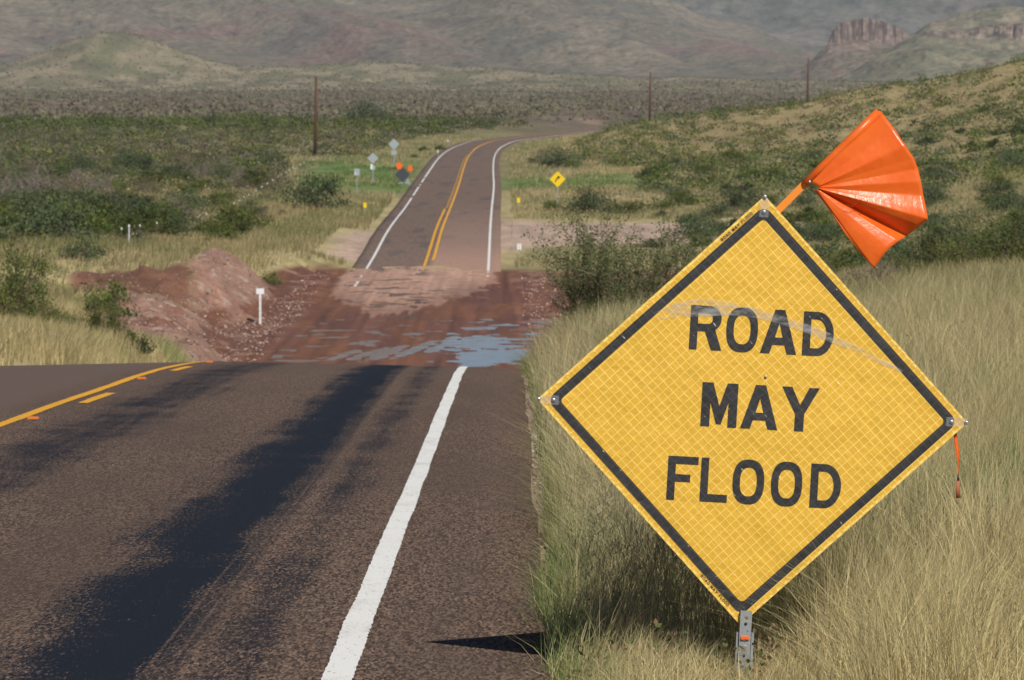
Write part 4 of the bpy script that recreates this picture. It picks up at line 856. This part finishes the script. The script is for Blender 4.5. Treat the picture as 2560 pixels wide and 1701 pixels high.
# ------------------------------------------------------------ the big ROAD MAY FLOOD sign
SD = 18.2; PX = SD/F
C0 = Vector(((753-512)*PX, SD, -(411-110)*PX)); roll = R(3.15)
bx = X_at(743, SD); BZ = gz(bx, SD)
sign = empty('warning_sign', (bx, SD, BZ)); tag(sign, 'large yellow diamond roll-up sign reading ROAD MAY FLOOD in the roadside grass', 'warning sign')
ux = Vector((math.cos(roll), 0, -math.sin(roll))); vy = Vector((math.sin(roll), 0, math.cos(roll))); wn = Vector((0, -1, 0))
SM = Matrix.Translation(C0-sign.location) @ Matrix((ux, vy, wn)).transposed().to_4x4()
def spart(mb, name, mat, smooth=False, parent=None):
    o = mb.build(name, mat, parent or sign, smooth)
    if parent is None: o.matrix_local = SM
    return o
def sheet_material(name, base, line, rough, spec, cell=.029, lw=.11, var=.10):
    m = material(name, rough, spec=spec); n = NT(m); o = n.obj(); s = n.n('SeparateXYZ'); n.l(o, s.inputs[0])
    a = n.math('MULTIPLY', n.math('ADD', s.outputs[0], s.outputs[1]), .7071/cell); b = n.math('MULTIPLY', n.math('SUBTRACT', s.outputs[1], s.outputs[0]), .7071/cell)
    fa = n.math('FRACT', n.math('ADD', a, 50.2)); fb = n.math('FRACT', n.math('ADD', b, 50.3))
    la = n.math('LESS_THAN', fa, lw); lb = n.math('LESS_THAN', fb, lw)
    ln = n.math('MAXIMUM', la, lb)
    # stray offset overlay lines near the corners
    cmb = n.n('CombineXYZ'); n.l(n.math('FLOOR', n.math('ADD', a, 50.2)), cmb.inputs[0]); n.l(n.math('FLOOR', n.math('ADD', b, 50.3)), cmb.inputs[1])
    wn_ = n.n('TexWhiteNoise'); n.l(cmb.outputs[0], wn_.inputs[0])
    c = n.mixc(wn_.outputs[0], tuple(v*(1-var) for v in base), tuple(min(1, v*(1+var*.6)) for v in base))
    blot = n.noise(o, 2.2, 4, .6); c = n.mixc(n.math('MULTIPLY', n.ramp(blot, .45, .7), .22), c, tuple(v*.8 for v in base))
    gr = n.noise(o, 260, 2, .7); c = n.mixc(n.math('MULTIPLY', n.ramp(gr, .45, .65), .16), c, tuple(v*.6 for v in base))
    c = n.mixc(n.math('MULTIPLY', ln, .85), c, line)
    sp = n.math('MULTIPLY', la, n.ramp(n.noise(o, 26, 3, .7, 1, 1, 1), .64, .69)); c = n.mixc(n.math('MULTIPLY', sp, .7), c, (.95, .9, .75))  # sparkling glints painted as pale spots along some grid lines
    dirt = n.math('MULTIPLY', n.ramp(n.noise(o, 9, 6, .75), .62, .75), .35); c = n.mixc(dirt, c, (.42, .34, .16) if base[0] > .3 else (.09, .09, .09))
    n.base(c); wr = n.noise(o, 5, 4, .6); n.bump(n.math('ADD', wr, n.math('MULTIPLY', ln, .04)), .03, .6)
    n.b.inputs['Coat Weight'].default_value = .4; n.b.inputs['Coat Roughness'].default_value = .22
    return m
M_sheet = sheet_material('yellow_vinyl_sheet', (.74, .435, .045), (.92, .66, .17), .42, .4, var=.035)
M_ink = sheet_material('black_ink', (.033, .033, .036), (.06, .06, .062), .42, .4, var=.2)
hd = .822
mb = MB(); mb.prism([(0, -hd), (hd, 0), (0, hd), (-hd, 0)], -.003, 0); spart(mb, 'sign_panel', M_sheet)
def rd(h, rr, nseg=8):
    P = []
    for k, (cx, cy) in enumerate([(0, h), (-h, 0), (0, -h), (h, 0)]):
        cx *= 1-rr*1.4142/h; cy *= 1-rr*1.4142/h; a0 = math.pi/4+k*math.pi/2
        for j in range(nseg+1): a = a0+j*(math.pi/2)/nseg; P.append((cx+rr*math.cos(a), cy+rr*math.sin(a)))
    return P
def ring(o_, i_, w_):
    mb = MB(); n = len(o_); mb.add([(p[0], p[1], w_) for p in o_]+[(p[0], p[1], w_) for p in i_], [(k, (k+1) % n, n+(k+1) % n, n+k) for k in range(n)]); return mb
marg, bw = .026, .034
spart(ring(rd(hd-marg*1.4142, .036), rd(hd-(marg+bw)*1.4142, .018), .0022), 'border', M_ink)
M_hem = material('stitched_hem', .45, (.86, .60, .13), .4); h_ = NT(M_hem); h_.base(h_.mixc(h_.ramp(h_.noise(h_.obj(), 60, 3, .6), .4, .6), (.74, .45, .06), (.92, .68, .2)))
spart(ring(rd(hd, .004), rd(hd-.010*1.4142, .003), .0012), 'hem', M_hem)
# lettering
def arc(cx, cy, rx, ry, a0, a1, n=10): return [(cx+rx*math.cos(R(a0+(a1-a0)*k/n)), cy+ry*math.sin(R(a0+(a1-a0)*k/n))) for k in range(n+1)]
def selip(cx, cy, rx, ry, n=32, e=2.5): 
    out = []
    for k in range(n):
        a = 2*math.pi*k/n; c_, s_ = math.cos(a), math.sin(a); out.append((cx+rx*math.copysign(abs(c_)**(2/e), c_), cy+ry*math.copysign(abs(s_)**(2/e), s_)))
    return out
t = .178
GL = {
 'O': (.73, [selip(.365, .5, .365, .51), selip(.365, .5, .365-t*.95, .51-.18)]),
 'D': (.71, [[(0, 0), (0, 1), (.33, 1)]+arc(.33, .5, .38, .5, 90, -90, 16)[1:], [(t, .17), (t, .83), (.32, .83)]+arc(.32, .5, .38-t*.9, .33, 90, -90, 12)[1:]]),
 'R': (.75, [[(0, 0), (0, 1), (.43, 1)]+arc(.43, .71, .29, .29, 90, -58, 12)[1:]+[(.75, 0), (.51, 0), (.35, .42), (t, .42), (t, 0)], [(t, .59), (t, .83), (.42, .83)]+arc(.42, .71, .10, .12, 90, -90, 8)[1:]]),
 'A': (.84, [[(0, 0), (.305, 1), (.535, 1), (.84, 0), (.62, 0), (.56, .20), (.28, .20), (.22, 0)], [(.33, .37), (.42, .70), (.51, .37)]]),
 'M': (.83, [[(0, 0), (0, 1), (.25, 1), (.415, .47), (.58, 1), (.83, 1), (.83, 0), (.625, 0), (.625, .56), (.47, .06), (.36, .06), (.205, .56), (.205, 0)]]),
 'Y': (.87, [[(.33, 0), (.33, .39), (0, 1), (.235, 1), (.435, .60), (.635, 1), (.87, 1), (.54, .39), (.54, 0)]]),
 'F': (.69, [[(0, 0), (0, 1), (.69, 1), (.69, .825), (t, .825), (t, .59), (.52, .59), (.52, .42), (t, .42), (t, 0)]]),
 'L': (.64, [[(0, 0), (0, 1), (t, 1), (t, .175), (.64, .175), (.64, 0)]])}
def word(letters, y, hgt, w_, name, mat, xf=None):
    """letters: [(char, x0, x1)]"""
    mb = MB()
    for ch, x0, x1 in letters:
        wd_, loops = GL[ch]; k = (x1-x0)/wd_; pts = [[Vector((x0+p[0]*k, y+(p[1]-.5)*hgt, 0)) for p in lp] for lp in loops]
        tr = tessellate_polygon(pts); fl = [p for lp in pts for p in lp]
        if xf: fl = [xf(p) for p in fl]
        mb.add([(p[0], p[1], w_) for p in fl], [tuple(f) for f in tr])
    o = spart(mb, name, mat)
    return o
q = .001652
def row(s, ctr, lx, y, name):
    word([(ch, (a-ctr)*q+lx, (b-ctr)*q+lx) for ch, a, b in s], y, .168, .0022, name, M_ink)
row([('R', 1590, 1665), ('O', 1674, 1747), ('A', 1754, 1838), ('D', 1851, 1922)], 1756, .018, .307, 'word_road')
row([('M', 1617, 1700), ('A', 1709, 1795), ('Y', 1801, 1888)], 1752, .027, .016, 'word_may')
row([('F', 1538, 1608), ('L', 1615, 1678), ('O', 1689, 1762), ('O', 1778, 1850), ('D', 1869, 1940)], 1739, .022, -.272, 'word_flood')
def tiny(cx, cy, ang, name):
    h = .0125; x = 0; L = []
    for ch in 'ROAD MAY FLOOD':
        if ch == ' ': x += h*.55; continue
        wd_ = GL[ch][0]*h; L.append((ch, x, x+wd_)); x += wd_+h*.22
    ca, sa = math.cos(R(ang)), math.sin(R(ang))
    word(L, 0, h, .0015, name, M_ink, lambda p: Vector((cx+(p.x-x/2)*ca-p.y*sa, cy+(p.x-x/2)*sa+p.y*ca, 0)))
o1 = .0165
def edge_pt(q1, q2, tt): return (q1[0]+(q2[0]-q1[0])*tt, q1[1]+(q2[1]-q1[1])*tt)
e = edge_pt((-hd, 0), (0, hd), .865); tiny(e[0]+o1*.7071, e[1]-o1*.7071, 45, 'maker_text'); e = edge_pt((-hd, 0), (0, -hd), .86); tiny(e[0]+o1*.7071, e[1]+o1*.7071, -45, 'maker_text')
# scuff arc
def scuff():
    P = [(-.39, .34), (-.30, .372), (-.2, .385), (-.1, .385), (0, .372), (.1, .35), (.2, .322), (.3, .288), (.4, .25), (.50, .205), (.56, .18)]
    W = [.03, .06, .07, .05, .035, .03, .034, .03, .022, .018, .012]; mb = MB()
    L = []; 
    for i, p in enumerate(P):
        a = P[max(i-1, 0)]; b = P[min(i+1, len(P)-1)]; d = Vector((b[0]-a[0], b[1]-a[1])).normalized(); nr = Vector((-d.y, d.x))*W[i]/2; L += [(p[0]+nr.x, p[1]+nr.y, .0032), (p[0]-nr.x, p[1]-nr.y, .0032)]
    mb.add(L, [(2*i+1, 2*i+3, 2*i+2, 2*i) for i in range(len(P)-1)])
    m = material('scuffed_vinyl', .5, (.55, .56, .55)); n = NT(m); oo = n.obj(); a = n.ramp(n.noise(oo, 9, 5, .7, 1, 3), .36, .66)
    n.l(n.math('MULTIPLY', a, .46), n.b.inputs['Alpha']); spart(mb, 'scuff_mark', m)
scuff()
# clear corner pockets, rivets
M_clear = material('clear_plastic', .35, (.55, .58, .66), .3); M_clear.node_tree.nodes['Principled BSDF'].inputs['Alpha'].default_value = .13
M_riv = material('steel_rivet', .3, (.6, .62, .64), .5, .8); M_dark = material('dark_hole', .6, (.03, .03, .032))
def corner(dx, dy):
    n_ = Vector((dx, dy)); t_ = Vector((-dy, dx)); hw = .0175
    P = [n_*(hd-.082)-t_*hw, n_*(hd-.082)+t_*hw, n_*(hd-.019)+t_*hw, n_*(hd-.004)+t_*.003, n_*(hd-.004)-t_*.003, n_*(hd-.019)-t_*hw]
    mb = MB(); mb.prism([tuple(p) for p in P], .0036, .0044); o = spart(mb, 'corner_pocket', M_clear)
    for d in (hd-.062, hd-.005):
        c = n_*d; m2 = MB(); m2.tube([(c.x, c.y, .0045), (c.x, c.y, .0075), (c.x, c.y, .009)], [.0085, .0075, .004], 14); spart(m2, 'rivet', M_riv, True)
        m3 = MB(); m3.tube([(c.x, c.y, .009), (c.x, c.y, .0095)], [.0022, .0022], 8); spart(m3, 'rivet_pin', M_dark)
corner(0, 1); corner(-1, 0); corner(1, 0)
c = (.0467, .138); m2 = MB(); m2.tube([(c[0]-.004, c[1]-.004, 0), (c[0]-.004, c[1]-.004, .008)], [.006, .004], 12); spart(m2, 'centre_rivet', M_riv, True)
# fibreglass cross behind
M_fib = material('fibreglass_brace', .5, (.12, .12, .12))
mb = MB(); mb.box((0, 0, -.012), (.022, 2*hd-.03, .008)); spart(mb, 'upright_brace', M_fib); mb = MB(); mb.box((0, 0, -.024), (2*hd-.03, .022, .008)); spart(mb, 'cross_brace', M_fib)
# bracket post (upright channel), in world-vertical frame
mb = MB(); y0 = -.012
bt = z_of(611.5, SD)-BZ; mb.box((-.0, -.012, bt/2+.02), (.0, .0, .0))
post = MB(); tilt = Matrix.Rotation(roll, 4, 'Y')
H = bt; 
def pb(cx, cy, z0, z1, wx, wy, m): m.box((cx+.02*0, cy, (z0+z1)/2), (wx, wy, z1-z0))
pm = MB(); pb(.000, -.020, .04, H, .044, .006, pm); pb(-.020, -.006, .04, H, .005, .022, pm); pb(.020, -.006, .04, H, .005, .022, pm)
o = pm.build('bracket', M_galv, sign); o.matrix_local = Matrix.Translation((.0, 0, 0)) @ tilt
pm = MB(); pb(-.0285, .004, .03, H-.085, .008, .03, pm); pb(.030, .004, .03, H-.085, .010, .03, pm); pb(0, .02, .0, H-.09, .05, .006, pm); o = pm.build('socket', M_galv, sign); o.matrix_local = tilt
for zz, rr in ((H-.050, .0065), (H-.140, .0095), (H-.172, .006)):
    pm = MB(); pm.tube([(0, -.0225, zz), (0, -.026, zz)], [rr, rr*.8], 12); o = pm.build('bolt', M_dark if zz > H-.1 or rr < .007 else M_riv, sign); o.matrix_local = tilt
pm = MB(); pm.box((0, -.028, H-.103), (.032, .010, .011)); o = pm.build('latch', M_or, sign); o.matrix_local = tilt
M_leg = material('orange_steel_leg', .6, (.48, .12, .07))
for dx, dy in ((-.62, -.45), (.62, -.5), (-.6, .55), (.55, .6)):
    pm = MB(); pm.tube([(0, 0, .055), (dx*.5, dy*.5, .03), (dx, dy, gz(bx+dx, SD+dy)-BZ+.02)], .011, 6); pm.build('leg', M_leg, sign)
pm = MB(); pm.box((0, 0, .05), (.10, .12, .02)); pm.box((0, 0, .07), (.045, .05, .03)); pm.build('base_plate', M_galv, sign)
# flag
FU = .4/3.734*PX*1.0      # metres per crop pixel (crop of the 2560 photo at 3.734x)
def fc(cx, cy): # crop px -> root-local x,z
    X2 = (1980+cx/3.734)*.4; Y2 = (260+cy/3.734)*.4
    return ((X2-512)*PX-bx, -(Y2-110)*PX-BZ)
M_flag = bpy.data.materials.new('orange_flag_vinyl'); M_flag.use_nodes = True; n = NT(M_flag); b = n.b; b.inputs['Base Color'].default_value = (.98, .20, .02, 1); b.inputs['Roughness'].default_value = .32; b.inputs['Specular IOR Level'].default_value = .55
oo = n.obj(); n.base(n.mixc(n.ramp(n.noise(oo, 14, 4, .6), .35, .7), (.95, .175, .02), (1.0, .22, .028))); n.bump(n.noise(oo, 30, 3, .55), .004, .5)
tl = n.n('BsdfTranslucent'); tl.inputs[0].default_value = (.9, .10, .01, 1); mx = n.n('MixShader'); mx.inputs[0].default_value = .33; n.l(b.outputs[0], mx.inputs[1]); n.l(tl.outputs[0], mx.inputs[2]); n.l(mx.outputs[0], M_flag.node_tree.nodes['Material Output'].inputs[0])
OUT = [(810, 60), (850, 100), (950, 230), (1050, 385), (1130, 500), (1170, 600), (1198, 720), (1222, 850), (1245, 980), (1258, 1068), (1190, 1130), (1080, 1228), (990, 1276), (900, 1345), (830, 1430), (765, 1530), (640, 1390), (512, 1232)]
DEP = [0, .002, .006, .026, .010, .004, .018, .010, .028, .034, .016, -.050, .004, .010, .008, .004, .0, -.004]  # towards the viewer
PV = (215, 778)
def flag_mesh():
    # resample the outline finely
    O = []; Dd = []
    for k in range(len(OUT)-1):
        for j in range(8):
            s = j/8; O.append((OUT[k][0]*(1-s)+OUT[k+1][0]*s, OUT[k][1]*(1-s)+OUT[k+1][1]*s)); se = s; Dd.append(DEP[k]*(1-se)+DEP[k+1]*se)
    O.append(OUT[-1]); Dd.append(DEP[-1])
    NR = 26; V = []; m_ = len(O)
    for i in range(m_):
        for j in range(NR):
            s = (j+.0)/(NR-1)*.97+.03
            kk = min(1, i/22); p0 = (128+(PV[0]-128)*kk, 742+(PV[1]-742)*kk); cx = p0[0]+(O[i][0]-p0[0])*s; cy = p0[1]+(O[i][1]-p0[1])*s
            x, z = fc(cx, cy); dep = Dd[i]*(s**.55)*(1.15-.25*s)*.95
            dep += .004*math.sin(i*.17+2.2*s)*s+.005*math.sin(5*s+i*.03)*s
            V.append((x, -dep-.012, z))
    Fc = [(i*NR+j, i*NR+j+1, (i+1)*NR+j+1, (i+1)*NR+j) for i in range(m_-1) for j in range(NR-1)]
    me = bpy.data.meshes.new('flag'); me.from_pydata(V, [], Fc); me.update()
    for p in me.polygons: p.use_smooth = True
    me.materials.append(M_flag); o = link(bpy.data.objects.new('flag', me), sign)
    sol = o.modifiers.new('thickness', 'SOLIDIFY'); sol.thickness = .0008
    return o
fl = flag_mesh(); fl['label'] = 'crumpled bright orange vinyl flag'
def pt3(cx, cy, y): x, z = fc(cx, cy); return (x, y, z)
mb = MB(); mb.tube([pt3(118, 742, -.004), pt3(300, 566, -.004), pt3(560, 312, -.004), pt3(806, 72, -.004)], [.0155, .016, .017, .0165], 14); mb.build('sleeve', M_flag, fl, True)
# folded-back lower edge of the flag
mb = MB(); mb.add([pt3(120, 762, .004), pt3(250, 820, -.002), pt3(310, 880, .002), pt3(400, 1030, .004), pt3(512, 1232, .006), pt3(470, 1175, .02), pt3(372, 1020, .022), pt3(290, 905, .02), pt3(215, 815, .012)], [(0, 1, 8), (1, 2, 7, 8), (2, 3, 6, 7), (3, 4, 5, 6)]); mb.build('folded_edge', M_flag, fl)
mb = MB(); 
for (a_, b_) in (((500, 935), (555, 955)), ((555, 955), (615, 905)), ((615, 905), (650, 875)), ((700, 890), (660, 960))): mb.tube([pt3(*a_, -.040), pt3(*b_, -.040)], .0013, 5)
mb.build('torn_string', material('dark_red_thread', .7, (.35, .03, .01)), fl)
mb = MB(); mb.tube([pt3(160, 724, -.018), pt3(160, 724, -.023)], [.0065, .004], 12); mb.build('grommet', M_riv, fl, True)
M_staff = material('orange_fibreglass', .4, (.85, .27, .03), .5)
mb = MB(); a = Vector(pt3(118, 742, 0)); bb = Vector(pt3(-1080+1000-235, 1180, .01)); d = (bb-a).normalized(); s = d.cross(Vector((0, 1, 0))).normalized()*.0135
mb.add([a+s, a-s, bb-s, bb+s, a+s+Vector((0, .006, 0)), a-s+Vector((0, .006, 0)), bb-s+Vector((0, .006, 0)), bb+s+Vector((0, .006, 0))], [(0, 1, 2, 3), (7, 6, 5, 4), (0, 4, 5, 1), (1, 5, 6, 2), (2, 6, 7, 3), (3, 7, 4, 0)]); mb.build('flag_staff', M_staff, sign)
mb = MB(); a = Vector(pt3(806, 72, -.004)); mb.tube([a, a+Vector((.002, 0, .006))], .004, 8); mb.build('staff_tip', M_dark, sign)
# dangling strap at the right corner
def f2(x, y): return ((x*.4339-512)*PX-bx, -(y*.4339-110)*PX-BZ)
def strap(P, name, mat):
    V = []; 
    for (x0, x1, y, dd_) in P: a = f2(x0, y); b2 = f2(x1, y); V += [(a[0], dd_, a[1]), (b2[0], dd_+.004, b2[1])]
    mb = MB(); mb.add(V, [(2*i, 2*i+1, 2*i+3, 2*i+2) for i in range(len(P)-1)]); o = mb.build(name, mat, sign, True); m_ = o.modifiers.new('thickness', 'SOLIDIFY'); m_.thickness = .0012; return o
strap([(2200, 2208, 985, .03), (2201.5, 2209, 1003, .03), (2204, 2213, 1030, .026), (2208, 2215, 1052, .022), (2209.5, 2213, 1070, .02), (2211, 2212.3, 1086, .018), (2211.5, 2213.5, 1098, .018)], 'strap', M_flag)
strap([(2210.5, 2212.5, 1096, .018), (2208.5, 2214.5, 1110, .016)], 'strap_buckle', M_dark)
strap([(2208, 2216.5, 1110, .014), (2206, 2215.5, 1128, .012), (2206.5, 2217, 1150, .015)], 'strap_end', material('faded_strap', .7, (.36, .13, .06)))

# ------------------------------------------------------------ haze in the valley air
hz = MB(); hz.box((0, 6950, 285), (13500, 14200, 640)); mh = bpy.data.materials.new('haze_air'); mh.use_nodes = True; t_ = mh.node_tree; t_.nodes.remove(t_.nodes['Principled BSDF'])
pv = t_.nodes.new('ShaderNodeVolumePrincipled'); pv.inputs['Color'].default_value = (.80, .88, 1, 1); pv.inputs['Density'].default_value = 4.3e-5; t_.links.new(pv.outputs[0], t_.nodes['Material Output'].inputs['Volume'])
tag(hz.build('haze', mh), kind='stuff')
